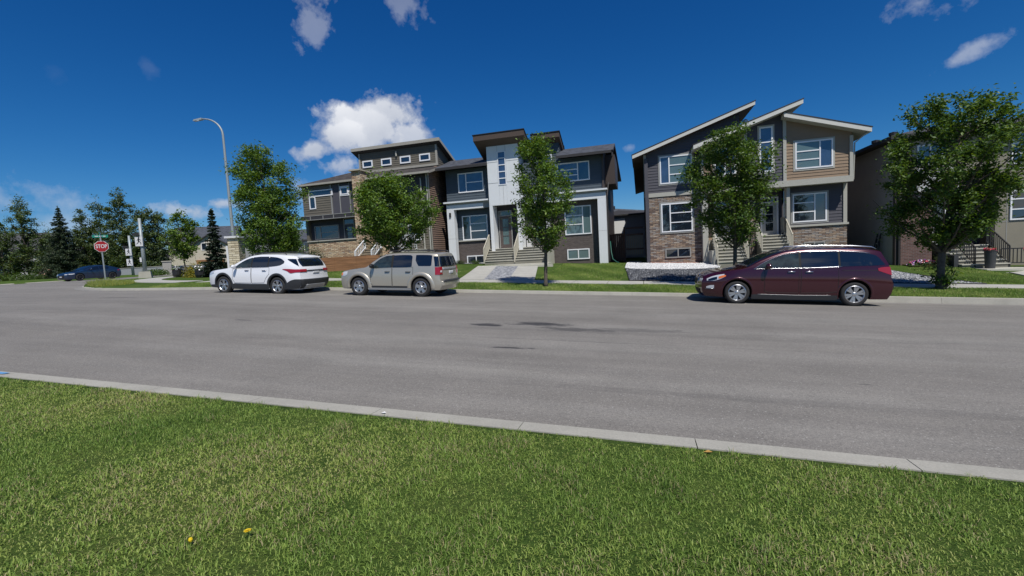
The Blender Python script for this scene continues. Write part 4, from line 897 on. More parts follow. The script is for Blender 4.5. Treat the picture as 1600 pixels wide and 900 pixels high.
def spl(pts):
    """smooth monotone-ish interpolation through (x,y) points"""
    xs = [p[0] for p in pts]; ys = [p[1] for p in pts]; n = len(xs)
    d = [(ys[i+1]-ys[i])/(xs[i+1]-xs[i]) for i in range(n-1)]
    m = [d[0]]+[0 if d[i-1]*d[i] <= 0 else 2*d[i-1]*d[i]/(d[i-1]+d[i]) for i in range(1, n-1)]+[d[-1]]
    def f(x):
        if x <= xs[0]: return ys[0]
        if x >= xs[-1]: return ys[-1]
        i = 0
        while x > xs[i+1]: i += 1
        h = xs[i+1]-xs[i]; t = (x-xs[i])/h
        return (2*t**3-3*t*t+1)*ys[i]+(t**3-2*t*t+t)*h*m[i]+(-2*t**3+3*t*t)*ys[i+1]+(t**3-t*t)*h*m[i+1]
    return f
class Car:
    def __init__(s, name, label, L, W, top, xf, xr, belt, wheels, R, paint, zb=.22, tumble=.28, group=None, sec=None, nose=.35, tail=.30, nosew=.80, tailw=.90):
        s.L, s.W, s.R, s.wheels, s.paint = L, W, R, wheels, paint
        s.top, s.xf, s.xr, s.belt = spl(top), spl(xf), spl(xr), spl(belt)
        s.zb, s.tum = zb, tumble; s.nose, s.tail, s.nosew, s.tailw = nose, tail, nosew, tailw
        s.sec = spl(sec or [(.15, .93), (.3, .965), (.5, .99), (.7, 1.0), (.85, .995), (1.0, .975), (1.2, .955)])
        s.root = thing(name, label, 'car', group=group)
    def plan(s, u):
        x = u*s.L; f = 1.
        if x < s.nose*2.4: t = 1-x/(s.nose*2.4); f = 1-(1-s.nosew)*t**2.2
        if x > s.L-s.tail*2.4: t = 1-(s.L-x)/(s.tail*2.4); f = 1-(1-s.tailw)*t**2.2
        return f
    def xof(s, u, z): return s.xf(z)+u*(s.xr(z)-s.xf(z))
    def uof(s, x, z): a, b = s.xf(z), s.xr(z); return (x-a)/(b-a)
    def topx(s, u):
        x = u*s.L
        for _ in range(4): z = s.top(x); x = s.xof(u, z)
        return x, s.top(x)
    def edge(s, x, zt):
        bl = min(s.belt(x), zt-.06); cab = max(0, min(1, (zt-bl-.1)/.35)); re = zt-(.045+.05*cab); return min(bl, re-.015), re
    def half(s, u, z, x, zt):
        bl, re = s.edge(x, zt); w = s.W*s.plan(u)
        if z <= bl: return w*s.sec(z)
        wb = w*s.sec(bl); k = (z-bl); return wb-k*s.tum-.10*k*k
    def y(s, x, z):
        u = s.uof(x, z); zt = s.top(x); return s.half(u, z, x, zt)
    def ring(s, u):
        xt, zt = s.topx(u); bl, re = s.edge(xt, zt); P = []
        zs = [s.zb+(bl-s.zb)*t for t in (0, .06, .16, .3, .45, .6, .75, .88, 1.)]+[bl+(re-bl)*t for t in (.2, .4, .6, .8, 1.)]
        for z in zs: P.append((s.xof(u, z), s.half(u, z, xt, zt), z))
        ye = P[-1][1]
        for k in range(1, 9):
            a = math.pi/2*k/8; yy = ye*math.cos(a)**.9 if k < 8 else 0; z = re+(zt-re)*math.sin(a); P.append((s.xof(u, z), yy, z))
        return P
    def build_body(s, extra_u=()):
        us = sorted(set([0, .004, .012, .025, .04]+[i/64 for i in range(4, 61)]+[.955, .97, .982, .992, .997, 1.]+list(extra_u)))
        rings = [s.ring(u) for u in us]; K = len(rings[0]); b = MB()
        nr = 2*K-1
        for r in rings:
            b.v += [(x, -y, z) for x, y, z in r]+[(x, y, z) for x, y, z in reversed(r[:-1])]
        for i in range(len(rings)-1):
            for k in range(nr-1): b.f.append((i*nr+k, (i+1)*nr+k, (i+1)*nr+k+1, i*nr+k+1)); b.m.append(0)
            b.f.append((i*nr+nr-1, (i+1)*nr+nr-1, (i+1)*nr, i*nr)); b.m.append(1)
        for r, sg in ((rings[0], -1), (rings[-1], 1)):
            rows = []
            m = 12
            for (x, y, z) in r[:-1]:
                row = []
                for j in range(m+1):
                    t = -1+2*j/m; row.append((x+sg*s.bulge(z)*(1-t*t), y*t, z))
                rows.append(row)
            o = len(b.v)
            for row in rows: b.v += row
            for j in range(len(rows)-1):
                for i in range(m): b.f.append((o+j*(m+1)+i, o+j*(m+1)+i+1, o+(j+1)*(m+1)+i+1, o+(j+1)*(m+1)+i)); b.m.append(0)
            xa, ya, za = r[-1]; tp = len(b.v); b.v.append((xa, 0, za)); j = len(rows)-1
            for i in range(m): b.f.append((o+j*(m+1)+i, o+j*(m+1)+i+1, tp)); b.m.append(0)
        body = b.build('body', [s.paint, 'well'], s.root, smooth=True)
        bm = bmesh.new(); bm.from_mesh(body.data); bmesh.ops.remove_doubles(bm, verts=bm.verts, dist=.002); bmesh.ops.recalc_face_normals(bm, faces=bm.faces); bm.to_mesh(body.data); bm.free()
        # wheel arches cut through the shell
        c = MB()
        for wx in s.wheels:
            for sg in (-1, 1):
                y0, y1 = (s.W*.62, s.W*1.2) if sg > 0 else (-s.W*1.2, -s.W*.62); n = 28; o = len(c.v); Ra = s.R*1.17
                for yy in (y0, y1):
                    for k in range(n): a = 2*math.pi*k/n; c.v.append((wx+Ra*math.cos(a), yy, s.R+.01+Ra*math.sin(a)))
                for k in range(n): k2 = (k+1) % n; c.f.append((o+k, o+k2, o+n+k2, o+n+k)); c.m.append(0)
                c.f.append(tuple(o+k for k in range(n-1, -1, -1))); c.m.append(0); c.f.append(tuple(o+n+k for k in range(n))); c.m.append(0)
        cut = c.build('cutter', 'well')
        md = body.modifiers.new('b', 'BOOLEAN'); md.operation = 'DIFFERENCE'; md.object = cut; md.solver = 'EXACT'; md.material_mode = 'TRANSFER'
        dg = bpy.context.evaluated_depsgraph_get(); me = bpy.data.meshes.new_from_object(body.evaluated_get(dg))
        body.modifiers.clear(); body.data = me; bpy.data.objects.remove(cut)
        # faces inside the arches flat, body smooth
        sm = [not (len(p.vertices) > 4 and False) for p in me.polygons]; me.polygons.foreach_set('use_smooth', sm)
        try: me.set_sharp_from_angle(angle=math.radians(38))
        except Exception: pass
        return body
    def bulge(s, z): return .10
    def patch(s, name, cols, m, off=.006, th=.012, rows=6, side=-1, parent=None, both=True, ncol=None, um=False):
        """piece of the car side: cols = [(x, zlo, zhi)] interpolated, laid on the body surface and made solid"""
        objs = []
        xs = [c[0] for c in cols]; flo = spl([(c[0], c[1]) for c in cols]); fhi = spl([(c[0], c[2]) for c in cols])
        n = ncol or max(8, int((xs[-1]-xs[0])/.06)); X = [xs[0]+(xs[-1]-xs[0])*i/n for i in range(n+1)]
        for sg in ((-1, 1) if both else (side,)):
            b = MB(); W_ = rows+1
            for lay, o_ in ((0, off), (1, off-th)):
                for x in X:
                    lo, hi = flo(x), fhi(x)
                    for j in range(W_):
                        z = lo+(hi-lo)*j/rows; xx = s.xof(x/s.L, z) if um else x; xt, zt = s.topx(x/s.L); yy = (s.half(x/s.L, z, xt, zt) if um else s.y(x, z))+o_; b.v.append((xx+(.012*max(0, (x/s.L-.97)/.03) if um else 0), sg*yy, z))
            A = len(X)*W_
            for i in range(n):
                for j in range(rows):
                    a = i*W_+j; b.f.append((a, a+W_, a+W_+1, a+1)); b.m.append(0)
            bd = [i*W_ for i in range(n+1)]+[n*W_+j for j in range(1, W_)]+[i*W_+rows for i in range(n-1, -1, -1)]+[j for j in range(rows-1, 0, -1)]
            for p_, q_ in zip(bd, bd[1:]+bd[:1]): b.f.append((p_, q_, q_+A, p_+A)); b.m.append(0)
            objs.append(b.build(name, m, parent or s.root, smooth=True))
            try: objs[-1].data.set_sharp_from_angle(angle=math.radians(40))
            except Exception: pass
        return objs
    def strip(s, name, path, w, m, off=.008, parent=None, both=True):
        out = []
        for sg in ((-1, 1) if both else (-1,)):
            b = MB(); pts = []
            for (x1, z1), (x2, z2) in zip(path, path[1:]):
                k = max(1, int(math.hypot(x2-x1, z2-z1)/.08))
                for i in range(k): t = i/k; pts.append((x1+(x2-x1)*t, z1+(z2-z1)*t))
            pts.append(path[-1]); b.tube([(x, sg*(s.y(x, z)+off-w*.35), z) for x, z in pts], w/2, 6, cap=True)
            out.append(b.build(name, m, parent or s.root, smooth=True))
        return out
    def endpatch(s, name, rows, m, rear=True, off=.006, n=10, parent=None):
        """piece of the rear or front face: rows = [(z, ylo, yhi)] as fractions of the half width"""
        b = MB(); zz = [r[0] for r in rows]; fl = spl([(r[0], r[1]) for r in rows]); fh = spl([(r[0], r[2]) for r in rows])
        k = max(3, int((zz[-1]-zz[0])/.03)); u = 1. if rear else 0.; sg = 1 if rear else -1
        for lay in (off, -.02):
            for j in range(k+1):
                z = zz[0]+(zz[-1]-zz[0])*j/k; x0 = s.xof(u, z); xt, zt = s.topx(u); yh = s.half(u, min(z, zt-.03), xt, zt)
                for i in range(n+1):
                    t = fl(z)+(fh(z)-fl(z))*i/n; b.v.append((x0+sg*(s.bulge(z)*(1-t*t)+lay), yh*t, z))
        A = (k+1)*(n+1)
        for j in range(k):
            for i in range(n): a = j*(n+1)+i; b.f.append((a, a+1, a+n+2, a+n+1)); b.m.append(0)
        bd = list(range(n+1))+[j*(n+1)+n for j in range(1, k+1)]+[k*(n+1)+i for i in range(n-1, -1, -1)]+[j*(n+1) for j in range(k-1, 0, -1)]
        for p_, q_ in zip(bd, bd[1:]+bd[:1]): b.f.append((p_, q_, q_+A, p_+A)); b.m.append(0)
        return b.build(name, m, parent or s.root, smooth=True)
    def toppatch(s, name, x0, x1, q, m, off=.008, n=14, q1=None):
        """windscreen / rear screen on the upper surface between stations x0 and x1"""
        b = MB(); k = 12; q1 = q1 or q
        for lay in (off, -.01):
            for i in range(n+1):
                x = x0+(x1-x0)*i/n; u = (s.uof(x, s.top(x))); zt = s.top(x); bl, re = s.edge(x, zt); ye = s.half(u, re, x, zt); qq = q+(q1-q)*i/n
                dz = (s.top(x+.02)-s.top(x-.02))/.04; nx_, nz = -dz/math.hypot(1, dz), 1/math.hypot(1, dz)
                for j in range(k+1):
                    t = (-1+2*j/k)*qq; z = re+(zt-re)*math.sqrt(max(0, 1-abs(t)**2.2)); b.v.append((x+nx_*lay, ye*t, z+nz*lay))
        A = (n+1)*(k+1)
        for i in range(n):
            for j in range(k): a = i*(k+1)+j; b.f.append((a, a+1, a+k+2, a+k+1)); b.m.append(0)
        bd = list(range(k+1))+[i*(k+1)+k for i in range(1, n+1)]+[n*(k+1)+j for j in range(k-1, -1, -1)]+[i*(k+1) for i in range(n-1, 0, -1)]
        for p_, q_ in zip(bd, bd[1:]+bd[:1]): b.f.append((p_, q_, q_+A, p_+A)); b.m.append(0)
        return b.build(name, m, s.root, smooth=True)
    def arch(s, m, w=.06, off=.012, r=None, a0=-8, a1=188, name='wheel_arch_trim'):
        for wx in s.wheels:
            for sg in (-1, 1):
                b = MB(); Ra = (r or s.R*1.17); n = 30
                for k in range(n+1):
                    a = math.radians(a0+(a1-a0)*k/n); c, sn = math.cos(a), math.sin(a)
                    for rr, oo in ((Ra-.012, -.03), (Ra-.006, off), (Ra+w*.7, off), (Ra+w, -.002)):
                        x, z = wx+rr*c, s.R+.01+rr*sn; z = max(z, s.zb-.01); b.v.append((x, sg*(s.y(x, z)+oo), z))
                for k in range(n):
                    for j in range(3): a = k*4+j; b.f.append((a, a+1, a+5, a+4)); b.m.append(0)
                b.build(name, m, s.root, smooth=True)
    def wheelset(s, rim='rim_alloy', spokes=5, double=True, tw=.23, rr=.66, sw=.055):
        R = s.R
        for wx in s.wheels:
            for sg in (-1, 1):
                e = bpy.data.objects.new('wheel', None); COL.objects.link(e); e.parent = s.root; e.location = (wx, sg*(s.W*.985-tw/2), R); e.empty_display_size = .1
                if sg > 0: e.rotation_euler = (0, 0, math.pi)
                b = MB(); hw = tw/2
                b.lathe([(R*rr, -hw+.01), (R*.80, -hw-.004), (R*.93, -hw+.006), (R*.985, -hw+.035), (R, -hw+.07), (R, hw-.07), (R*.93, hw), (R*rr, hw-.01), (R*rr, -hw+.01)], (0, 0, 0), 40, 'y'); b.build('tyre', 'tyre', e, smooth=True)
                b = MB(); rl = R*rr
                b.lathe([(rl+.004, -hw+.006), (rl-.012, -hw-.002), (rl-.028, -hw+.02), (rl-.035, hw-.03)], (0, 0, 0), 40, 'y', 0)
                b.lathe([(.001, -hw+.075), (rl-.03, -hw+.085)], (0, 0, 0), 24, 'y', 1)
                b.lathe([(.001, -hw+.004), (.045, -hw+.008), (.06, -hw+.02), (.07, -hw+.06)], (0, 0, 0), 16, 'y', 0)
                for k in range(spokes):
                    for da in ((-.12, .12) if double else (0,)):
                        a = 2*math.pi*k/spokes+.3; a1 = a+da*1.5; a0_ = a+da*1.2
                        p0 = Vector((math.cos(a0_)*.045, -hw+.022, math.sin(a0_)*.045)); p1 = Vector((math.cos(a1)*(rl-.016), -hw+.014, math.sin(a1)*(rl-.016)))
                        d = (p1-p0).normalized(); nn = Vector((-d.z, 0, d.x)); w0, w1 = sw*.45, sw*.62
                        bb = [p0-nn*w0, p1-nn*w1, p1+nn*w1, p0+nn*w0]; b.hexa([v+Vector((0, .03, 0)) for v in bb], bb, 0)
                b.build('rim', [rim, 'rim_dark'], e)
    def mirror(s, x, z, m='cladding', sc=1.):
        for sg in (-1, 1):
            y0 = s.y(x, z-.06); b = MB(); 
            b.bar((x+.02, sg*(y0-.02), z-.05), (x+.02, sg*(y0+.09), z-.01), .05)
            prof = [(.0, .03), (.035, .085), (.09, .10), (.125, .085), (.135, .04)]
            n = 14; o = len(b.v)
            for dx, r in prof:
                for k in range(n):
                    a = 2*math.pi*k/n; b.v.append((x-.03+dx*sc, sg*(y0+.155*1+1.15*r*math.cos(a)*sc), z+.035+r*.85*math.sin(a)*sc))
            for i in range(len(prof)-1):
                for k in range(n): k2 = (k+1) % n; b.f.append((o+i*n+k, o+i*n+k2, o+(i+1)*n+k2, o+(i+1)*n+k)); b.m.append(0)
            b.f.append(tuple(o+k for k in range(n))); b.m.append(0); e_ = o+(len(prof)-1)*n; b.f.append(tuple(e_+k for k in range(n))); b.m.append(0)
            b.build('side_mirror', m, s.root, smooth=True)
    def doors(s, panels, handle='paint', hz=.98):
        """panels: [(cols, handle_x)] a raised skin with a dark seam round it and its handle"""
        for cols, hx in panels:
            obs = s.patch('door', cols, s.paint, off=.0035, th=.006, rows=10)
            for o, sg in zip(obs, (-1, 1)):
                path = [(c[0], c[1]) for c in cols]+[(c[0], c[2]) for c in reversed(cols)]+[(cols[0][0], cols[0][1])]
                b = MB(); pts = []
                for (x1, z1), (x2, z2) in zip(path, path[1:]):
                    k = max(1, int(math.hypot(x2-x1, z2-z1)/.06))
                    for i in range(k): t = i/k; pts.append((x1+(x2-x1)*t, z1+(z2-z1)*t))
                pts.append(path[-1]); b.tube([(x, sg*(s.y(x, z)+.0005), z) for x, z in pts], .0075, 5)
                b.build('door_seam', 'seam', o)
                if hx:
                    b = MB(); yy = s.y(hx, hz); b.tube([(hx-.1, sg*(yy-.005), hz), (hx-.085, sg*(yy+.03), hz), (hx+.085, sg*(yy+.03), hz+.004), (hx+.1, sg*(yy-.005), hz+.004)], .016, 8)
                    b.build('door_handle', handle, o, smooth=True)
def place(car, X, Y, slope, yaw=0):
    car.root.location = (X, Y, road_z(X, Y)); car.root.rotation_euler = (0, slope, yaw)

# ---- maroon minivan
c = Car('parked_car', 'maroon minivan with chrome roof rail and bright alloy wheels parked at the kerb', 5.0, .985,
        [(0, .76), (.08, .86), (.35, .97), (.8, 1.06), (1.22, 1.14), (1.6, 1.36), (2.0, 1.555), (2.35, 1.655), (2.9, 1.705), (3.6, 1.71), (4.3, 1.69), (4.6, 1.655), (4.78, 1.61), (5.0, 1.57)],
        [(.2, .12), (.35, .03), (.5, 0), (.62, 0), (.8, .06), (1.0, .2), (1.7, .3)], [(.2, 4.88), (.4, 4.97), (.62, 5.0), (.75, 4.95), (1.0, 4.92), (1.2, 4.87), (1.4, 4.78), (1.6, 4.70), (1.75, 4.66)],
        [(0, .7), (1.1, 1.06), (1.5, 1.10), (3.0, 1.13), (4.3, 1.17), (5.1, 1.2)], (.985, 4.045), .352, 'paint_maroon', .21, .30, nosew=.74, nose=.42)
c.build_body()
c.patch('side_window', [(1.52, 1.10, 1.13), (1.75, 1.105, 1.27), (2.0, 1.11, 1.39), (2.3, 1.115, 1.50), (2.62, 1.12, 1.545)], 'car_glass_clear', .006)
c.patch('side_window', [(2.68, 1.12, 1.55), (3.1, 1.13, 1.57), (3.62, 1.145, 1.57)], 'car_glass', .006)
c.patch('side_window', [(3.67, 1.145, 1.57), (4.1, 1.165, 1.545), (4.42, 1.175, 1.50), (4.56, 1.18, 1.46), (4.76, 1.19, 1.23)], 'car_glass', .006)
c.patch('pillar', [(2.615, 1.12, 1.55), (2.685, 1.12, 1.555)], 'seam', .004); c.patch('pillar', [(3.61, 1.14, 1.575), (3.68, 1.14, 1.575)], 'seam', .004)
c.strip('chrome_trim', [(1.42, 1.07), (1.75, 1.29), (2.0, 1.415), (2.3, 1.525), (2.65, 1.575), (3.6, 1.59), (4.1, 1.565), (4.42, 1.52)], .017, 'chrome', .010)
c.strip('chrome_trim', [(1.42, 1.07), (1.9, 1.085), (2.65, 1.10), (3.3, 1.115), (3.6, 1.14), (3.72, 1.15)], .015, 'chrome', .010)
c.toppatch('windscreen', 1.26, 2.2, .93, 'car_glass', q1=.90)
c.endpatch('rear_window', [(1.12, -.8, .8), (1.3, -.82, .82), (1.46, -.8, .8)], 'car_glass')
c.doors([([(1.72, .40, 1.05), (1.9, .37, 1.075), (2.62, .37, 1.10)], 2.42), ([(2.68, .37, 1.10), (3.3, .38, 1.12), (3.62, .42, 1.13)], 2.88)], 'chrome', .99)
c.strip('rail_groove', [(3.7, 1.03), (4.2, 1.03), (4.72, 1.035)], .014, 'seam', .003)
c.strip('sill_trim', [(1.55, .315), (2.6, .30), (3.45, .31)], .012, 'skid_silver', .006)
c.patch('sill', [(1.38, .17, .31), (2.5, .16, .30), (3.62, .17, .31)], 'cladding', .006)
c.patch('headlight', [(.14, .70, .76), (.3, .70, .84), (.5, .76, .895), (.62, .82, .915)], 'lamp_clear', .008)
c.patch('headlight_lens', [(.18, .705, .745), (.3, .715, .80), (.42, .75, .83)], 'car_glass', .014)
c.patch('turn_signal', [(.46, .765, .83), (.56, .80, .87), (.66, .845, .885)], 'lamp_orange', .012)
c.endpatch('headlight', [(.68, .66, .98), (.76, .66, .98)], 'lamp_clear', False); c.endpatch('headlight', [(.68, -.98, -.66), (.76, -.98, -.66)], 'lamp_clear', False)
c.endpatch('grille', [(.58, -.40, .40), (.66, -.5, .5), (.75, -.5, .5)], 'seam', False, .012); c.endpatch('grille_frame', [(.555, -.44, .44), (.66, -.56, .56), (.775, -.56, .56)], 'chrome', False, .008)
c.endpatch('lower_grille', [(.26, -.7, .7), (.44, -.85, .85)], 'seam', False); c.patch('fog_lamp', [(.13, .47, .52), (.24, .47, .56), (.34, .48, .57)], 'lamp_clear', .01)
c.strip('fog_trim', [(.08, .455), (.2, .455), (.35, .46)], .014, 'chrome', .01)
c.patch('tail_light', [(4.66, 1.03, 1.10), (4.82, .97, 1.13), (5.0, .90, 1.14)], 'lamp_red', .008, um=True)
for a_, b_ in ((.62, .99), (-.99, -.62)): c.endpatch('tail_light', [(.9, a_, b_), (1.13, a_, b_)], 'lamp_red')
c.mirror(1.74, 1.13, 'paint_maroon')
for sg in (-1, 1):
    b = MB(); b.tube([(x, sg*(.66), z) for x, z in ((2.5, 1.66), (2.62, 1.715), (3.2, 1.745), (4.0, 1.735), (4.5, 1.70), (4.62, 1.64))], [.012, .022, .022, .022, .022, .012], 8); b.build('roof_rail', 'chrome', c.root, smooth=True)
b = MB(); b.hexa([(3.75, -.02, 1.70), (4.0, -.02, 1.70), (4.0, .02, 1.70), (3.75, .02, 1.70)], [(3.9, -.01, 1.77), (3.98, -.01, 1.77), (3.98, .01, 1.77), (3.9, .01, 1.77)]); b.build('antenna', 'paint_maroon', c.root)
c.wheelset('rim_alloy', 6, True, rr=.70, sw=.05); c.arch('paint_maroon', .05, .008)
place(c, 1.72, 15.12+.985, -G)

# ---- gold suv
c = Car('parked_car', 'gold boxy sports utility car between the white car and the maroon minivan', 4.30, .90,
        [(0, .80), (.05, .93), (.25, 1.0), (.7, 1.06), (1.15, 1.12), (1.5, 1.37), (1.8, 1.56), (2.1, 1.645), (2.6, 1.675), (3.4, 1.67), (4.0, 1.65), (4.15, 1.62), (4.3, 1.6)],
        [(.25, .08), (.4, .01), (.6, 0), (.85, .03), (1.0, .15), (1.7, .25)], [(.3, 4.22), (.42, 4.30), (.58, 4.30), (.66, 4.24), (1.0, 4.22), (1.2, 4.19), (1.5, 4.11), (1.7, 4.05)],
        [(0, .8), (1.1, 1.03), (1.6, 1.08), (3.0, 1.11), (4.4, 1.13)], (.87, 3.49), .362, 'paint_gold', .27, .24, nosew=.82, nose=.3, tail=.16, tailw=.93)
c.build_body()
c.patch('side_window', [(1.42, 1.07, 1.11), (1.6, 1.08, 1.28), (1.85, 1.09, 1.45), (2.1, 1.10, 1.53), (2.28, 1.105, 1.54)], 'car_glass_clear', .006)
c.patch('side_window', [(2.36, 1.105, 1.54), (2.8, 1.11, 1.555), (3.05, 1.12, 1.55), (3.13, 1.13, 1.5)], 'car_glass', .006)
c.patch('side_window', [(3.27, 1.36, 1.55), (3.42, 1.15, 1.555), (3.88, 1.15, 1.545), (3.92, 1.17, 1.53)], 'car_glass', .006)
c.patch('pillar', [(2.27, 1.10, 1.55), (2.37, 1.105, 1.555)], 'seam', .004)
c.toppatch('windscreen', 1.18, 1.98, .92, 'car_glass', q1=.9)
c.endpatch('rear_window', [(1.12, -.9, .9), (1.3, -.92, .92), (1.50, -.88, .88)], 'car_glass', n=14)
c.patch('rear_side_glass', [(4.14, 1.13, 1.50), (4.30, 1.13, 1.50)], 'car_glass', .005, um=True)
c.doors([([(1.40, .50, 1.04), (1.5, .40, 1.06), (2.30, .40, 1.09)], 2.12), ([(2.33, .40, 1.09), (2.95, .40, 1.10), (3.05, .62, 1.105), (3.18, .78, 1.11)], 2.98)], 'plastic_black', .93)
c.patch('running_board', [(1.28, .255, .33), (2.2, .25, .325), (3.08, .255, .33)], 'skid_silver', .03, .05)
c.patch('sill', [(1.28, .33, .40), (2.2, .33, .39), (3.08, .33, .40)], 'cladding', .004)
c.arch('paint_gold', .14, .035, a0=-5, a1=185)
c.patch('headlight', [(.05, .76, .88), (.2, .76, .93), (.36, .82, .94)], 'lamp_clear', .008); c.patch('turn_signal', [(.03, .78, .87), (.12, .78, .89)], 'lamp_orange', .014)
c.endpatch('grille', [(.6, -.5, .5), (.84, -.55, .55)], 'seam', False, .01)
c.patch('tail_light', [(4.14, .83, 1.11), (4.22, .83, 1.11), (4.3, .83, 1.11)], 'lamp_red', .012, um=True)
for a_, b_ in ((.80, 1.), (-1., -.80)): c.endpatch('tail_light', [(.83, a_, b_), (1.11, a_, b_)], 'lamp_red', off=.012)
for a_, b_ in ((.84, .96), (-.96, -.84)): c.endpatch('reverse_lamp', [(.91, a_, b_), (.98, a_, b_)], 'lamp_clear', off=.017)
c.endpatch('number_plate', [(.84, -.22, .22), (.95, -.22, .22)], 'plate', off=.012); c.endpatch('tailgate_trim', [(1.0, -.76, .76), (1.08, -.76, .76)], 'skid_silver', off=.01)
c.endpatch('rear_bumper', [(.42, -.97, .97), (.6, -.97, .97)], 'paint_gold', off=.03); c.endpatch('bumper_pad', [(.57, -.9, .9), (.64, -.9, .9)], 'cladding', off=.045)
c.mirror(1.5, 1.12, 'plastic_black')
for sg in (-1, 1):
    b = MB(); b.tube([(x, sg*.60, z) for x, z in ((2.0, 1.63), (2.1, 1.70), (3.0, 1.73), (3.9, 1.70), (4.0, 1.655))], .017, 8); b.build('roof_rail', 'roof_rack', c.root, smooth=True)
b = MB()
for x in (2.4, 3.5): b.bar((x, -.6, 1.72), (x, .6, 1.72), .045, .025)
b.build('cross_bar', 'roof_rack', c.root)
c.wheelset('rim_alloy', 5, False, rr=.63, sw=.11)
place(c, -11.37, 15.14+.90, -G)

# ---- white suv
c = Car('parked_car', 'white sports utility car with black wheel arches, leftmost of those parked at the kerb', 4.785, .95,
        [(0, .84), (.06, .94), (.3, 1.0), (.8, 1.06), (1.25, 1.13), (1.6, 1.34), (1.95, 1.53), (2.3, 1.645), (2.8, 1.695), (3.4, 1.695), (4.0, 1.665), (4.35, 1.625), (4.6, 1.59)],
        [(.2, .12), (.4, .01), (.6, 0), (.85, .04), (1.0, .16), (1.7, .3)], [(.3, 4.66), (.45, 4.76), (.62, 4.785), (.75, 4.73), (.95, 4.74), (1.1, 4.70), (1.3, 4.60), (1.48, 4.47), (1.7, 4.33)],
        [(0, .8), (1.1, 1.04), (1.6, 1.08), (3.0, 1.12), (3.9, 1.17), (4.7, 1.2)], (.93, 3.695), .372, 'paint_white', .25, .30, nosew=.80, nose=.36, tailw=.88, tail=.26)
c.build_body()
c.patch('side_window', [(1.55, 1.09, 1.12), (1.8, 1.10, 1.29), (2.1, 1.11, 1.44), (2.38, 1.12, 1.525)], 'car_glass_clear', .006)
c.patch('side_window', [(2.44, 1.12, 1.535), (2.9, 1.135, 1.565), (3.22, 1.145, 1.565)], 'car_glass', .006)
c.patch('side_window', [(3.27, 1.15, 1.56), (3.6, 1.18, 1.535), (3.85, 1.22, 1.48), (4.03, 1.31, 1.38)], 'car_glass', .006)
c.patch('pillar', [(2.375, 1.12, 1.51), (2.445, 1.12, 1.515)], 'seam', .004); c.patch('pillar', [(3.215, 1.145, 1.525), (3.275, 1.15, 1.525)], 'seam', .004)
c.toppatch('windscreen', 1.30, 2.15, .93, 'car_glass', q1=.90)
c.endpatch('rear_window', [(1.17, -.80, .80), (1.26, -.88, .88), (1.36, -.92, .92), (1.47, -.92, .92)], 'car_glass', n=14, off=.01)
c.patch('rear_side_glass', [(4.42, 1.43, 1.47), (4.58, 1.32, 1.475), (4.785, 1.18, 1.47)], 'car_glass', .006, um=True)
b = MB(); b.hexa([(4.25, -.62, 1.55), (4.60, -.6, 1.52), (4.60, .6, 1.52), (4.25, .62, 1.55)], [(4.25, -.62, 1.61), (4.58, -.6, 1.55), (4.58, .6, 1.55), (4.25, .62, 1.61)]); b.build('roof_spoiler', 'paint_white', c.root)
c.doors([([(1.45, .62, 1.03), (1.55, .48, 1.07), (2.40, .48, 1.10)], 2.2), ([(2.43, .48, 1.10), (3.05, .50, 1.12), (3.15, .68, 1.13), (3.32, .86, 1.135)], 3.08)], 'chrome', 1.0)
c.patch('sill', [(1.36, .22, .44), (2.3, .21, .43), (3.26, .22, .45)], 'cladding', .012); c.strip('sill_trim', [(1.5, .455), (2.3, .445), (3.15, .46)], .016, 'skid_silver', .014)
c.arch('cladding', .085, .014, a0=-10, a1=190)
c.patch('front_bumper_cladding', [(.08, .26, .36), (.3, .26, .38), (.5, .26, .4)], 'cladding', .01)
c.patch('headlight', [(.06, .80, .86), (.2, .82, .92), (.42, .88, .95)], 'lamp_clear', .008); c.endpatch('grille', [(.45, -.7, .7), (.82, -.8, .8)], 'seam', False, .01)
c.patch('rear_bumper_cladding', [(4.12, .245, .46), (4.4, .25, .62), (4.6, .26, .66), (4.785, .27, .66)], 'cladding', .012, um=True)
c.endpatch('rear_bumper_cladding', [(.265, -.97, .97), (.66, -.99, .99)], 'cladding', off=.012); c.endpatch('skid_plate', [(.28, -.75, .75), (.44, -.68, .68)], 'skid_silver', off=.022)
c.patch('tail_light', [(4.02, 1.05, 1.07), (4.25, .98, 1.075), (4.42, .90, 1.07), (4.6, .93, 1.06), (4.785, .94, 1.06)], 'lamp_red', .012, um=True)
for a_, b_ in ((.62, 1.), (-1., -.62)): c.endpatch('tail_light', [(.94, a_, b_), (1.06, a_, b_)], 'lamp_red', off=.012)
c.endpatch('light_bar', [(.97, -.62, .62), (1.02, -.62, .62)], 'cladding', off=.012); c.endpatch('number_plate', [(.86, -.22, .22), (.95, -.22, .22)], 'plate', off=.01)
c.mirror(1.62, 1.12, 'paint_white')
for sg in (-1, 1):
    b = MB(); b.tube([(x, sg*.64, z) for x, z in ((2.2, 1.60), (2.32, 1.675), (3.0, 1.735), (3.8, 1.72), (3.98, 1.655))], .017, 8); b.build('roof_rail', 'roof_rack', c.root, smooth=True)
c.wheelset('rim_alloy', 5, True, rr=.66, sw=.05)
place(c, -18.0, 15.14+.95, -G+.005)

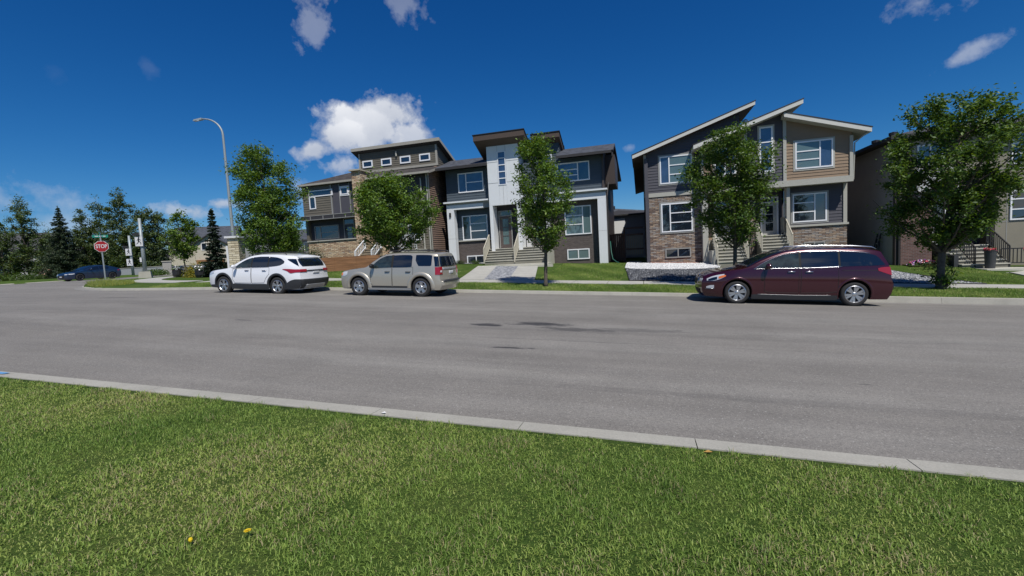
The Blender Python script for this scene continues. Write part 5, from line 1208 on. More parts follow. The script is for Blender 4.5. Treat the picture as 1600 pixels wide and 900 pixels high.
# ---- blue hatchback in the side street
c = Car('moving_car', 'dark blue hatchback driving in the side street behind the stop sign', 4.46, .90,
        [(0, .62), (.06, .72), (.4, .82), (.9, .91), (1.25, .98), (1.7, 1.2), (2.1, 1.36), (2.6, 1.43), (3.2, 1.39), (3.8, 1.22), (4.2, 1.08), (4.46, .98)],
        [(.15, .1), (.3, .01), (.5, 0), (.7, .05), (1.4, .2)], [(.2, 4.32), (.4, 4.44), (.6, 4.46), (.9, 4.4), (1.1, 4.25), (1.4, 4.05)],
        [(0, .6), (1.1, .90), (2.0, .97), (3.4, 1.02), (4.4, 1.04)], (.90, 3.625), .33, 'paint_blue', .16, .42, nosew=.78, nose=.4)
c.build_body()
c.patch('side_window', [(1.6, .95, .97), (1.9, .96, 1.14), (2.2, .97, 1.25), (2.5, .98, 1.29)], 'car_glass', .006); c.patch('side_window', [(2.56, .98, 1.29), (3.0, 1.0, 1.28), (3.35, 1.04, 1.2)], 'car_glass', .006)
c.toppatch('windscreen', 1.3, 2.2, .93, 'car_glass', q1=.9); c.toppatch('rear_window', 3.5, 4.1, .85, 'car_glass')
c.doors([([(1.5, .3, .92), (2.5, .3, .965)], 2.3), ([(2.54, .3, .965), (3.2, .34, 1.0)], 3.05)], 'paint_blue', .88)
c.patch('headlight', [(.1, .60, .66), (.3, .60, .69), (.5, .64, .71)], 'lamp_clear', .008); c.endpatch('grille', [(.3, -.55, .55), (.55, -.6, .6)], 'seam', False, .01); c.endpatch('number_plate', [(.36, -.2, .2), (.46, -.2, .2)], 'plate', False, .02)
for a_, b_ in ((.62, .97), (-.97, -.62)): c.endpatch('headlight', [(.58, a_, b_), (.66, a_, b_)], 'lamp_clear', False, .012)
c.patch('tail_light', [(4.1, .8, .9), (4.3, .8, .92)], 'lamp_red', .008); c.mirror(1.7, 1.02, 'paint_blue'); c.wheelset('rim_dark', 5, True)
c.root.location = (-51.2, 28.9, roadz(-51.5, 31)); c.root.rotation_euler = (0, 0, math.pi/2)
# ---------------------------------------------------------------- trees
def leafmat(name, c, var=.35, trans=.3):
    m = bpy.data.materials.new(name); m.use_nodes = True; MATS[name] = m; nt = m.node_tree; p = nt.nodes['Principled BSDF']; out = nt.nodes['Material Output']
    at = N(nt, 'ShaderNodeAttribute', attribute_name='tint')
    col = ramp(nt, at.outputs['Fac'], [(0, tuple(v*(1-var) for v in c)), (.6, c), (1, (min(1, c[0]*1.9), c[1]*1.45, c[2]*1.3))])
    nt.links.new(col, p.inputs['Base Color']); p.inputs['Roughness'].default_value = .5; p.inputs['Specular IOR Level'].default_value = .35
    tr = N(nt, 'ShaderNodeBsdfTranslucent'); g_ = N(nt, 'ShaderNodeMix', data_type='RGBA', blend_type='MULTIPLY'); g_.inputs['Factor'].default_value = 1; g_.inputs['B'].default_value = (2.0, 1.8, .45, 1); nt.links.new(col, g_.inputs['A']); nt.links.new(g_.outputs['Result'], tr.inputs['Color'])
    mx = N(nt, 'ShaderNodeMixShader'); mx.inputs[0].default_value = trans; nt.links.new(p.outputs[0], mx.inputs[1]); nt.links.new(tr.outputs[0], mx.inputs[2]); nt.links.new(mx.outputs[0], out.inputs['Surface'])
    return m
leafmat('leaf_elm', (.072, .142, .026)); leafmat('leaf_ash', (.098, .185, .032)); leafmat('leaf_maple', (.10, .18, .026)); leafmat('leaf_dark', (.076, .122, .050)); leafmat('leaf_poplar', (.082, .132, .054)); leafmat('needle', (.050, .082, .046), .4, .1); leafmat('needle_blue', (.030, .052, .034), .4, .1)
leafmat('leaf_yellow', (.20, .20, .02)); leafmat('leaf_hedge', (.060, .115, .022)); leafmat('leaf_bush', (.045, .075, .025)); leafmat('leaf_purple', (.07, .05, .06)); leafmat('weed', (.26, .33, .10))
mat('bark', (.10, .082, .066), .95, noise=(9, .35), bump=(25, .8, .02)); mat('bark_pale', (.24, .20, .16), .95, noise=(9, .3), bump=(25, .6, .02))
def leaf_mesh(name, C, Nn, size, material, parent, rng, origin, aspect=.55, fold=True, sizes=None):
    """C centres (n,3), Nn normals (n,3): one rhombic folded leaf per centre (4 verts + fold -> two triangles)"""
    n = len(C); Nn = Nn/np.linalg.norm(Nn, axis=1, keepdims=True)
    r = rng.normal(size=(n, 3)); T = np.cross(Nn, r); T /= np.linalg.norm(T, axis=1, keepdims=True); B = np.cross(Nn, T)
    s = (size*rng.uniform(.7, 1.25, n))[:, None] if sizes is None else sizes[:, None]
    v = np.empty((n, 4, 3)); v[:, 0] = C-T*s*.5; v[:, 2] = C+T*s*.5
    v[:, 1] = C+B*s*aspect*.5+Nn*s*.10; v[:, 3] = C-B*s*aspect*.5+Nn*s*.10
    v = v.reshape(-1, 3)-np.array(origin)
    idx = np.arange(n)[:, None]*4; tri = np.concatenate([idx+np.array([0, 1, 2]), idx+np.array([0, 2, 3])], 1).reshape(-1)
    me = bpy.data.meshes.new(name); me.vertices.add(4*n); me.vertices.foreach_set('co', v.ravel()); me.loops.add(6*n); me.loops.foreach_set('vertex_index', tri.astype(np.int32))
    me.polygons.add(2*n); me.polygons.foreach_set('loop_start', np.arange(0, 6*n, 3, dtype=np.int32)); me.polygons.foreach_set('loop_total', np.full(2*n, 3, np.int32))
    me.update(calc_edges=True); a = me.attributes.new('tint', 'FLOAT', 'POINT'); a.data.foreach_set('value', np.repeat(rng.random(n)**1.3, 4).astype(np.float32))
    me.materials.append(MATS[material]); o = bpy.data.objects.new(name, me); COL.objects.link(o)
    if parent is not None: o.parent = parent
    return o
def tree(name, label, X, Y, Z, H, prof, seed, leaves=9000, lsize=.13, material='leaf_elm', trunk=.10, cb=.25, limbs=26, group=None, bark='bark', lean=(0, 0), ecc=(1, 1), up_=.6, clump=.22, irregular=.28, twigs=5, base_sprouts=0, forks=1, offset=(0, 0), droop=0, tipness=.35, lim_r=.5):
    """prof = [(height fraction, crown radius)]; cb = height fraction where the crown begins"""
    rng = np.random.default_rng(seed); root = thing(name, label, 'tree', (X, Y, Z), group=group); R_ = spl(prof); t = MB(); tips = []
    nA = 7; amp = rng.uniform(1-irregular, 1+irregular, (9, nA))
    def rad(h, a):
        k = h*8; i = int(min(7, max(0, k))); f = min(1, max(0, k-i)); j = (a/(2*math.pi) % 1)*nA; j0 = int(j) % nA; g_ = j-int(j)
        A = amp[i][j0]*(1-g_)+amp[i][(j0+1) % nA]*g_; B = amp[i+1][j0]*(1-g_)+amp[i+1][(j0+1) % nA]*g_; return R_(h)*(A*(1-f)+B*f)
    def axis(h):
        return Vector((lean[0]*h*H+offset[0]*ss((h-cb)/.5)+.05*math.sin(h*7+seed), lean[1]*h*H+offset[1]*ss((h-cb)/.5)+.05*math.cos(h*6+seed), h*H))
    hs_ = [0, .02, .06, .15, .3, .45, .6, .75, .88, .97]
    t.tube([axis(h) for h in hs_], [trunk*f for f in (1.45, 1.15, 1.0, .93, .82, .66, .48, .3, .16, .05)], 9)
    segs = []
    for i in range(limbs):
        h = cb+(.95-cb)*(i+.5)/limbs; a = i*2.4+rng.uniform(-.5, .5); h0 = max(cb*.8, h-(.10 if h < .8 else .05)*(1+up_)); r = rad(h, a)
        if r < .05: continue
        tip = axis(h)+Vector((math.cos(a)*r*ecc[0], math.sin(a)*r*ecc[1], up_*r*.45-droop*r)); st = axis(h0); mid = st.lerp(tip, .5)+Vector((0, 0, -.12*r if droop <= 0 else .1*r))
        rr = trunk*lim_r*(1-h*.65); t.tube([st, mid, tip], [rr, rr*.6, rr*.15], 5, cap=False)
        segs.append((mid, tip, r))
        for k in range(twigs):
            f = rng.uniform(.25, .95); p0 = (st.lerp(mid, f*2) if f < .5 else mid.lerp(tip, f*2-1)); d = Vector(rng.normal(size=3)); d.z = abs(d.z)*.6+.15; L = r*rng.uniform(.25, .5)
            p1 = p0+d.normalized()*L; t.tube([p0, p1], [rr*.3, rr*.06], 4, cap=False); segs.append((p0.lerp(p1, .3), p1, r*.6))
    segs.append((axis(.85), axis(1.0), .5)); segs.append((axis(.9), axis(1.0), .4))
    if base_sprouts:
        for k in range(base_sprouts):
            a = rng.uniform(0, 6.28); L = rng.uniform(.35, 1.0); p1 = Vector((math.cos(a)*.5*L, math.sin(a)*.5*L, L*.9)); t.tube([(math.cos(a)*.1, math.sin(a)*.1, 0), p1], [.012, .004], 4, cap=False); segs.append((p1*.4, p1, .15))
    t.build('trunk', bark, root, smooth=True)
    # leaf clusters along every branch
    w = np.array([max(.15, s_[2]) for s_ in segs]); w /= w.sum(); ncl = max(30, leaves//26); pick = rng.choice(len(segs), ncl, p=w); C = []
    A = np.array([s_[0][:] for s_ in segs]); B = np.array([s_[1][:] for s_ in segs])
    f = rng.beta(1.0+tipness*2, 1.0, ncl)[:, None]; cc = A[pick]*(1-f)+B[pick]*f
    per = rng.integers(14, 38, ncl); idx = np.repeat(np.arange(ncl), per); sc = rng.uniform(.55, 1.3, ncl)*clump
    d = rng.normal(size=(len(idx), 3))*np.array([1, 1, .7]); P = cc[idx]+d*sc[idx][:, None]*.62
    Nn = rng.normal(size=(len(idx), 3)); Nn[:, 2] = np.abs(Nn[:, 2])+.55
    leaf_mesh('crown', P, Nn, lsize, material, root, rng, (0, 0, 0)); return root
def spruce(label, X, Y, Z, H, Rb, seed, material='needle', group=None, dens=1., start=.05):
    rng = np.random.default_rng(seed); root = thing('spruce_tree', label, 'tree', (X, Y, Z), group=group); t = MB(); t.tube([(0, 0, 0), (0, 0, H*.5), (0, 0, H*.99)], [.03*H*.6, .015*H, .01], 7); C = []; Nn = []
    tiers = int(H*6)
    for k in range(tiers):
        h = start+(1-start)*(k+rng.uniform(-.3, .3))/tiers; h = max(start, min(.99, h)); r = (Rb*(1-h)**.85+.06)*rng.uniform(.82, 1.08); nb = int(4+3*(1-h))
        for j in range(nb):
            a = 2*math.pi*(j+rng.random()*.6)/nb+k; L = r*rng.uniform(.75, 1.12); z0 = h*H; drop = rng.uniform(.08, .34)*L
            tip = np.array([math.cos(a)*L, math.sin(a)*L, z0-drop+.08*L]); st = np.array([0, 0, z0]); t.bar(tuple(st), tuple(tip), .02)
            m = int(55*dens*max(.3, L)); f = rng.random(m)[:, None]**.7; p = st*(1-f)+tip*f+rng.normal(size=(m, 3))*np.array([.10, .10, .075])*(1.1-f*.6)*max(.5, L); p[:, 2] -= (f[:, 0]*(1-f[:, 0]))*.2*L; C.append(p)
            n_ = rng.normal(size=(m, 3))*.6; n_[:, 2] += 1; Nn.append(n_)
    m = 60; p = np.zeros((m, 3)); p[:, 2] = H*(.93+.09*rng.random(m)); p[:, :2] = rng.normal(size=(m, 2))*.035; C.append(p); Nn.append(rng.normal(size=(m, 3)))
    t.build('trunk', 'bark', root); leaf_mesh('crown', np.concatenate(C), np.concatenate(Nn), .17, material, root, rng, (0, 0, 0), aspect=.4); return root
def bush(name, label, X, Y, Z, rx, ry, rz, seed, n=2500, size=.10, material='leaf_hedge', group=None, cat='shrub', loose=.15, sway=.0):
    rng = np.random.default_rng(seed); d = rng.normal(size=(n, 3)); d /= np.linalg.norm(d, axis=1, keepdims=True); k = 9; cc = rng.normal(size=(k, 3)); cc /= np.linalg.norm(cc, axis=1, keepdims=True)
    lump = 1-.32*np.min(np.linalg.norm(d[:, None]-cc[None], axis=2), axis=1); r = (rng.random(n)**.35)*lump*(1+rng.normal(size=n)*loose)
    P = d*r[:, None]*np.array([rx, ry, rz])*1.15; P[:, 2] = np.abs(P[:, 2])+.0; Nn = d+rng.normal(size=(n, 3))*.7; Nn[:, 2] += .4
    root = thing(name, label, cat, (X, Y, Z), group=group); t = MB()
    for j in range(7):
        a = rng.uniform(0, 6.28); t.tube([(0, 0, -.05), (math.cos(a)*rx*.5, math.sin(a)*ry*.5, rz*.7)], [.02, .006], 4, cap=False)
    t.build('stems', 'bark', root); leaf_mesh('foliage', P, Nn, size, material, root, rng, (0, 0, 0)); return root
YZ = yard_z
# street trees
tree('street_tree', 'full round topped tree with pale stems behind the white car', -18.15, 19.2, YZ(-18.15, 19.2), 6.9, [(0, .0), (.16, .6), (.3, 1.35), (.5, 1.5), (.7, 1.4), (.85, 1.0), (.95, .5), (1, .1)], 11, 34000, .12, 'leaf_ash', .085, .16, 44, bark='bark_pale', forks=4, irregular=.18, clump=.3, up_=1.0, lean=(-.03, 0), group='street trees along the far sidewalk')
tree('street_tree', 'broad light green tree behind the gold car, in front of the taupe house', -11.0, 19.0, YZ(-11.0, 19.0), 5.15, [(0, 0), (.3, .8), (.42, 1.65), (.6, 1.75), (.78, 1.2), (.9, .62), (1, .1)], 23, 23000, .125, 'leaf_ash', .095, .34, 36, irregular=.15, clump=.27, up_=.9, group='street trees along the far sidewalk')
tree('street_tree', 'slim upright tree on the verge in front of the slate duplex', -3.9, 18.75, YZ(-3.9, 18.75), 6.35, [(0, 0), (.24, .25), (.36, .95), (.5, 1.15), (.7, 1.0), (.85, .62), (.95, .32), (1, .06)], 5, 15000, .115, 'leaf_ash', .075, .27, 36, irregular=.32, clump=.24, up_=.9, group='street trees along the far sidewalk')
tree('street_tree', 'dark dense tree rising behind the bonnet of the maroon minivan', 3.4, 19.3, YZ(3.4, 19.3), 6.0, [(0, 0), (.27, .35), (.4, 1.05), (.55, 1.4), (.72, 1.5), (.86, .95), (.95, .5), (1, .1)], 31, 21000, .115, 'leaf_elm', .08, .3, 40, irregular=.22, clump=.25, up_=.9, lean=(-.012, 0), group='street trees along the far sidewalk')
tree('street_tree', 'tall ragged wide tree with sprouts at its foot in front of the red brick bay', 10.0, 19.4, YZ(10.0, 19.4), 6.5, [(0, 0), (.2, .4), (.3, 1.2), (.45, 1.9), (.6, 2.0), (.75, 1.45), (.88, 1.3), (.96, .7), (1, .3)], 42, 32000, .12, 'leaf_elm', .115, .24, 44, irregular=.30, clump=.24, base_sprouts=22, up_=.8, lean=(.03, 0), offset=(.25, 0), lim_r=.6, group='street trees along the far sidewalk')
# left background
b_ = 'trees beyond the side street'
tree('young_tree', 'slender bright green young tree on the corner lawn', -33.6, 26.7, YZ(-33.6, 26.7), 5.0, [(0, 0), (.3, .3), (.4, .95), (.6, 1.05), (.8, .85), (.93, .4), (1, .1)], 51, 5200, .17, 'leaf_maple', .05, .3, 22, irregular=.25, clump=.24)
def bgtree(label, px_ratio, Zd, H, W, seed, mt='leaf_dark', prof=None, n=3200, z=1.9, name='background_tree'):
    X, Y = Zd*px_ratio[0], Zd*px_ratio[1]; prof = prof or [(0, 0), (.05, W*.7), (.22, W*.85), (.5, W*.62), (.75, W*.36), (.9, W*.17), (1, .05)]
    return tree(name, label, X, Y, z-.3, H, prof, seed, int(n*2.1), .24, mt, .13, .04, 38, irregular=.3, clump=.42, group=b_, twigs=3, up_=1.1)
def pr(x, dy=0):
    t = (x-800)/713.42; s_, c_ = math.sin(YAW), math.cos(YAW); return (-s_+t*c_, c_+t*s_)
bgtree('dark thin tree at the left edge of the photo before the pale house', pr(12), 58, 7.0, 2.0, 61, n=2600)
bgtree('tall shaggy dark tree, second from the left edge', pr(50), 60, 11.0, 3.4, 62, 'leaf_poplar', n=6500)
bgtree('low dark tree between the shaggy tree and the layered spruce', pr(86), 66, 6.4, 3.0, 63, n=3400)
X, Y = [58*v for v in pr(108)]; spruce('dark layered spruce behind the blue hatchback', X, Y, 1.6, 9.0, 2.7, 64, group=b_, dens=2.6, start=.02)
bgtree('pointed dark tree just left of the stop sign', pr(141), 60, 8.8, 2.1, 65, n=4200)
bgtree('tall loose topped dark tree behind the stop sign', pr(169), 62, 10.8, 2.6, 66, 'leaf_poplar', n=5000)
bgtree('tallest dense pointed dark tree behind the two crossing poles', pr(203), 60, 11.2, 2.3, 67, n=6500, prof=[(0, 0), (.05, 1.7), (.3, 1.9), (.7, 1.4), (.88, .7), (1, .08)])
bgtree('narrow columnar tree right of the tall crossing pole', pr(239), 60, 8.6, 1.3, 68, 'leaf_dark', n=3600, prof=[(0, 0), (.05, 1.2), (.4, 1.3), (.8, 1.1), (.94, .6), (1, .1)])
bgtree('narrow columnar tree behind the young bright tree', pr(259), 61, 8.3, 1.2, 69, 'leaf_poplar', n=3200, prof=[(0, 0), (.05, 1.2), (.4, 1.3), (.8, .9), (.94, .5), (1, .1)])
bgtree('low dark tree filling the gap below the tall trees', pr(222), 68, 5.4, 2.2, 70, n=2200); bgtree('low dark bushy tree behind the stop sign post', pr(153), 68, 5.2, 2.4, 71, n=2200); bgtree('low dark bushy tree left of the crossing poles', pr(186), 70, 5.6, 2.2, 74, n=2200)
X, Y = [33*v for v in pr(343)]; spruce('small bluish spruce beside the pale stone pillar', X, Y, 1.15, 4.9, .98, 72, 'needle_blue', dens=3.0, start=.02)
X, Y = [60*v for v in pr(420)]; bgtree('green tree seen behind the white car between pillar and taupe house', pr(468), 52, 3.6, 1.5, 73, 'leaf_ash', n=1500)
# shrubs and hedges
g_ = 'hedge shrubs across the side street'
for i, (px_, Zd, r, hh) in enumerate(((-40, 55, 2.3, 1.4), (2, 55, 2.2, 1.5), (30, 55, 2.1, 1.55), (54, 56, 1.7, 1.5), (78, 58, 1.5, 1.2), (96, 58, 1.6, 1.2))):
    X, Y = [Zd*v for v in pr(px_)]; bush('hedge_shrub', ['wide shrub of the hedge beyond the left edge', 'bright green shrub at the left edge of the photo', 'bright green shrub second from the left edge in the roadside hedge', 'rounded green shrub at the right end of the roadside hedge', 'small shrub beside the reddish boulder', 'green shrub at the nose of the blue hatchback'][i], X, Y, 1.2, r, r*.7, hh, 80+i, 2600, .16, 'leaf_hedge', g_)
for i, (px_, Zd, r, hh, l) in enumerate(((197, 62, 1.8, 1.3, 'light green shrub between stop sign and small crossing pole'), (217, 62, 1.3, .9, 'green shrub behind the small crossing pole'), (247, 50, 1.6, .7, 'low green shrub right of the tall crossing pole'))):
    X, Y = [Zd*v for v in pr(px_)]; bush('shrub', l, X, Y, 1.5, r, r*.7, hh, 90+i, 1800, .15, 'leaf_hedge')
X, Y = [33.5*v for v in pr(309)]; bush('yellow_shrub', 'round yellow green shrub beside the small spruce', X, Y, 1.15, .95, .8, 1.15, 95, 3600, .09, 'leaf_yellow')
X, Y = [34*v for v in pr(333)]; bush('shrub', 'dark green shrub at the foot of the small spruce', X, Y, 1.1, .8, .7, .8, 96, 2000, .09, 'leaf_bush')
bush('shrub', 'grey green shrub against the stone base of the taupe house', -22.2, 27.2, 1.9, .75, .6, 1.05, 97, 2600, .08, 'leaf_bush', loose=.25); bush('shrub', 'purplish shrub left of the grey green one at the taupe house', -23.4, 27.6, 2.0, .4, .4, .9, 98, 900, .07, 'leaf_purple', loose=.3)
bush('shrub', 'small plant behind the stairs railing of the taupe house', -18.3, 28.5, 2.6, .35, .25, .4, 99, 500, .07, 'leaf_bush')
for i, (x_, l) in enumerate(((-12.95, 'low juniper at the foot of the left white column'), (-12.1, 'low green shrub under the left basement window of the slate house'), (-10.95, 'low green shrub left of the stair railing of the slate house'))): bush('low_shrub', l, x_, 29.3, YZ(x_, 29.3), .38 if i else .2, .3, .32, 100+i, 700, .06, 'leaf_hedge' if i == 2 else 'leaf_bush')
bush('shrub', 'small dark shrub under the ragged tree beside the brick bay', 14.2, 27.6, YZ(14.2, 27.6), .4, .35, .7, 104, 900, .07, 'leaf_bush')
# weeds round the stop sign
rng = np.random.default_rng(9)
def weeds(X, Y, rx, ry, hh, n, seed, label):
    rng = np.random.default_rng(seed); b = MB(); z0 = YZ(X, Y); tv = []
    for k in range(n):
        a, q = rng.uniform(0, 6.28), math.sqrt(rng.random()); x, y = X+rx*q*math.cos(a), Y+ry*q*math.sin(a)
        if in_road(x, y-.15) or in_road(x-.15, y): continue
        L = hh*rng.uniform(.35, 1.1)*(1.1-q*.6); dx, dy = rng.normal()*.12, rng.normal()*.12; w = .016; z = YZ(x, y); p = rng.random()
        b.v += [(x-w-X, y-Y, z-z0), (x+w-X, y-Y, z-z0), (x+dx-X, y+dy-Y, z+L-z0)]; o = len(b.v); b.f.append((o-3, o-2, o-1)); b.m.append(0); tv += [p]*3
    o = b.build('weed_patch', 'weed', fix=False); o.location = (X, Y, z0); at = o.data.attributes.new('tint', 'FLOAT', 'POINT'); at.data.foreach_set('value', tv); tag(o, label, 'weeds'); o['kind'] = 'stuff'
weeds(-30.6, 19.2, 1.9, 1.2, .42, 4200, 5, 'tall yellowish grass growing on the corner below the stop sign')
# ---------------------------------------------------------------- signs, poles, pillars, far houses
def text_mesh(txt, size, name, m, parent, loc, rot, ext=.004, font_scale=(1, 1, 1), bold=0.):
    cu = bpy.data.curves.new(name, 'FONT'); cu.body = txt; cu.size = size; cu.align_x = 'CENTER'; cu.align_y = 'CENTER'; cu.extrude = ext; cu.offset = bold
    tmp = bpy.data.objects.new('t', cu); COL.objects.link(tmp); dg = bpy.context.evaluated_depsgraph_get(); me = bpy.data.meshes.new_from_object(tmp.evaluated_get(dg)); bpy.data.objects.remove(tmp)
    me.materials.clear(); me.materials.append(MATS[m]); o = bpy.data.objects.new(name, me); COL.objects.link(o); o.parent = parent; o.location = loc; o.rotation_euler = rot; o.scale = font_scale; return o
# signs stand in their own frame: local x = across the sign, local -y = the side one reads
X, Y = [31.*v for v in pr(168)]
h = thing('stop_sign', 'red octagonal stop sign under a green street name sign on a slim post', 'sign', (X, Y, 1.32), (0, 0, math.radians(52)))
b = MB(); b.tube([(0, .03, -.1), (0, .03, 3.35)], .045, 10); b.build('post', 'metal_galv', h)
def octo(r, y0, y1, b, z, mi=0): b.prism_xz([(r*math.cos(math.radians(22.5+45*k)), z+r*math.sin(math.radians(22.5+45*k))) for k in range(8)], y0, y1, mi)
b = MB(); octo(.395, -.035, -.02, b, 2.42); o = b.build('sign_plate', 'sign_white', h); b = MB(); octo(.367, -.043, -.036, b, 2.42); b.build('red_face', 'sign_red', o)
text_mesh('STOP', .35, 'lettering', 'sign_white', o, (0, -.047, 2.42), (math.pi/2, 0, 0), .002, (.68, 1, 1), .006)
b = MB(); b.box(-.40, .40, -.01, .01, 3.02, 3.19); o = b.build('street_name_sign', 'sign_green', h)
b = MB(); b.box(-.012, .012, -.40, .40, 3.22, 3.39); o2 = b.build('street_name_sign', 'sign_green', h)
b = MB()
for x0, x1 in ((-.28, -.10), (-.06, .09), (.13, .27)): b.box(x0, x1, -.014, -.010, 3.08, 3.13)
b.build('faded_lettering', 'sign_white', o)
b = MB()
for x0, x1 in ((-.28, -.10), (-.06, .09), (.13, .27)): b.box(.012, .016, x0, x1, 3.28, 3.33)
b.build('faded_lettering', 'sign_white', o2)
def walker(parent, y, z, s, m='sign_black', flip=1):
    """pedestrian figure of a crossing sign"""
    b = MB(); n = 12; b.prism_xz([(.02*flip*s+.055*s*math.cos(6.283*k/n), z+.30*s+.055*s*math.sin(6.283*k/n)) for k in range(n)], y-.004, y)
    def limb(p, q, w0, w1):
        p, q = Vector((p[0]*flip, p[1])), Vector((q[0]*flip, q[1])); d = (q-p).normalized(); nn = Vector((-d.y, d.x)); pts = [p-nn*w0, q-nn*w1, q+nn*w1, p+nn*w0]; pts = [(v.x*s, z+v.y*s) for v in pts]
        if flip < 0: pts = pts[::-1]
        b.prism_xz(pts, y-.004, y)
    limb((0, .24), (-.01, .0), .05, .045); limb((0, .0), (.13, -.14), .035, .025); limb((.13, -.14), (.12, -.30), .025, .02); limb((-.01, .0), (-.07, -.16), .035, .025); limb((-.07, -.16), (-.19, -.26), .025, .02); limb((.01, .2), (.14, .06), .022, .018); limb((0, .2), (-.13, .05), .022, .018)
    return b.build('pedestrian_symbol', m, parent)
X, Y = [36.*v for v in pr(231)]
h = thing('crossing_pole', 'tall galvanised pole with one white pedestrian sign and a square concrete foot', 'pole', (X, Y, 1.42), (0, 0, math.radians(47)))
b = MB(); b.tube([(0, 0, 0), (0, 0, 4.65)], [.145, .10], 14); b.build('pole', 'pole_grey', h, smooth=True)
b = MB(); b.hexa([(-.42, -.42, -.15), (.42, -.42, -.15), (.42, .42, -.15), (-.42, .42, -.15)], [(-.36, -.36, .5), (.36, -.36, .5), (.36, .36, .5), (-.36, .36, .5)]); b.build('base', 'kerb_concrete', h)
b = MB(); b.box(-.38, .08, -.22, -.2, 2.48, 3.22); o = b.build('sign_plate', 'sign_white', h); w_ = walker(o, -.222, 2.87, .9); w_.location.x = -.15
b = MB(); b.box(-.5, -.1, -.3, -.1, 3.3, 3.5); b.build('beacon', 'metal_dark', h); b = MB(); b.box(-.22, -.1, -.24, -.1, 1.25, 1.6); b.build('push_button', 'sign_white', h)
X, Y = [52.*v for v in pr(212)]
h = thing('crossing_pole', 'shorter galvanised pole farther back with two white pedestrian signs one above the other', 'pole', (X, Y, 1.5), (0, 0, math.radians(47)))
b = MB(); b.tube([(0, 0, 0), (0, 0, 4.6)], [.145, .11], 14); b.build('pole', 'pole_grey', h, smooth=True)
for zc in (2.75, 1.6):
    b = MB(); b.box(-.42, .10, -.22, -.2, zc-.38, zc+.38); o = b.build('sign_plate', 'sign_white', h); w_ = walker(o, -.222, zc, .95, flip=-1 if zc < 2 else 1); w_.location.x = -.16
b = MB(); b.box(-.6, -.2, -.3, -.1, 3.25, 3.45); b.build('beacon', 'metal_dark', h)
# street lamp
X, Y = [30.*v for v in pr(373)]
h = thing('street_lamp', 'tall curved arm street lamp rising behind the stone pillar', 'lamp', (X, Y, 1.3))
cu = [(0, 0, 0), (0, 0, 3), (0, 0, 6), (0, 0, 9.0)]+[(-1.35*(1-math.cos(a)), -.2*(1-math.cos(a)), 9.0+1.15*math.sin(a)) for a in [math.pi/2*k/9 for k in range(1, 10)]]
b = MB(); b.tube(cu, [.11, .095, .08, .068]+[.064-.003*k for k in range(9)], 12); b.build('pole', 'pole_grey', h, smooth=True)
b = MB(); b.hexa([(-1.95, -.36, 10.07), (-1.33, -.3, 10.10), (-1.33, -.1, 10.10), (-1.95, -.16, 10.07)], [(-1.88, -.34, 10.17), (-1.33, -.27, 10.22), (-1.33, -.13, 10.22), (-1.88, -.18, 10.17)]); o = b.build('lamp_head', 'pole_grey', h); b = MB(); b.box(-1.85, -1.5, -.32, -.2, 10.05, 10.085); b.build('lens', 'sign_white', o)
b = MB(); b.box(-.2, .2, -.2, .2, -.1, .3); b.build('base', 'kerb_concrete', h)
# entry pillar of pale stone
X, Y = [28.*v for v in pr(375)]
h = thing('stone_pillar', 'pale stone entry pillar with a white cap beside the street lamp', 'pillar', (X, Y, 1.1), (0, 0, math.radians(24)))
b = MB(); b.box(-.30, .30, -.3, .55, -.1, 2.5); b.build('shaft', 'stone_pale', h); b = MB(); b.box(-.42, .42, -.42, .67, 2.5, 2.62); b.build('cap', 'sign_white', h)
b = MB(); b.box(-.42, -.303, -.32, .3, 1.9, 2.05); b.box(-.42, -.303, -.32, .3, -.1, 1.9); b.build('side_wing', 'sign_white', h)
X, Y = [55.*v for v in pr(266)]
h = thing('stone_post', 'grey stone post with flat cap in the low garden wall', 'pillar', (X, Y, 1.55), (0, 0, math.radians(50)))
b = MB(); b.box(-.42, .42, -.42, .42, -.1, 1.45); b.build('shaft', 'stucco_grey', h); b = MB(); b.box(-.5, .5, -.5, .5, 1.45, 1.56); b.build('cap', 'kerb_concrete', h)
def low_wall(x0, x1, Zd, hh, label):
    A = [Zd*v for v in pr(x0)]; B_ = [Zd*v for v in pr(x1)]; h = thing('garden_wall', label, 'wall', (A[0], A[1], 1.5)); b = MB(); L = math.hypot(B_[0]-A[0], B_[1]-A[1]); an = math.atan2(B_[1]-A[1], B_[0]-A[0]); h.rotation_euler = (0, 0, an)
    b.box(0, L, -.12, .12, -.2, hh); b.build('wall', 'far_grey', h); b = MB(); b.box(0, L, -.17, .17, hh, hh+.06); b.build('cap', 'kerb_concrete', h)
low_wall(190, 261, 56, 1.0, 'low grey garden wall left of the stone post'); low_wall(271, 330, 56, .95, 'low grey garden wall right of the stone post')
# planters and boulders on the corner lawn
def planter(px_, Zd, r, label, flowers):
    X, Y = [Zd*v for v in pr(px_)]; z = YZ(X, Y); h = thing('planter_tub', label, 'planter', (X, Y, z)); b = MB(); b.lathe([(.01, 0), (r*.8, 0), (r, .2), (r, .55), (r*.9, .56), (.01, .5)], (0, 0, 0), 16); b.build('tub', 'plastic_black', h); b = MB()
    for k in range(140):
        a, q = random.random()*6.28, r*1.2*math.sqrt(random.random()); c_ = Vector((q*math.cos(a), q*math.sin(a), .55+random.random()*.3)); n_ = Vector((random.uniform(-1, 1), random.uniform(-1, 1), 1)).normalized(); t = n_.orthogonal().normalized()*.06; u = n_.cross(t); b.poly([c_+t, c_+u, c_-t, c_-u], random.random() < .5)
    b.build('flowers', ['leaf_small', flowers], h)
planter(281, 35, .34, 'black planter tub with white flowers left of the young tree trunk', 'petal_white'); planter(317, 32.5, .36, 'black planter tub with white flowers below the yellow shrub', 'petal_white')
X, Y = [36*v for v in pr(300)]; b = MB()
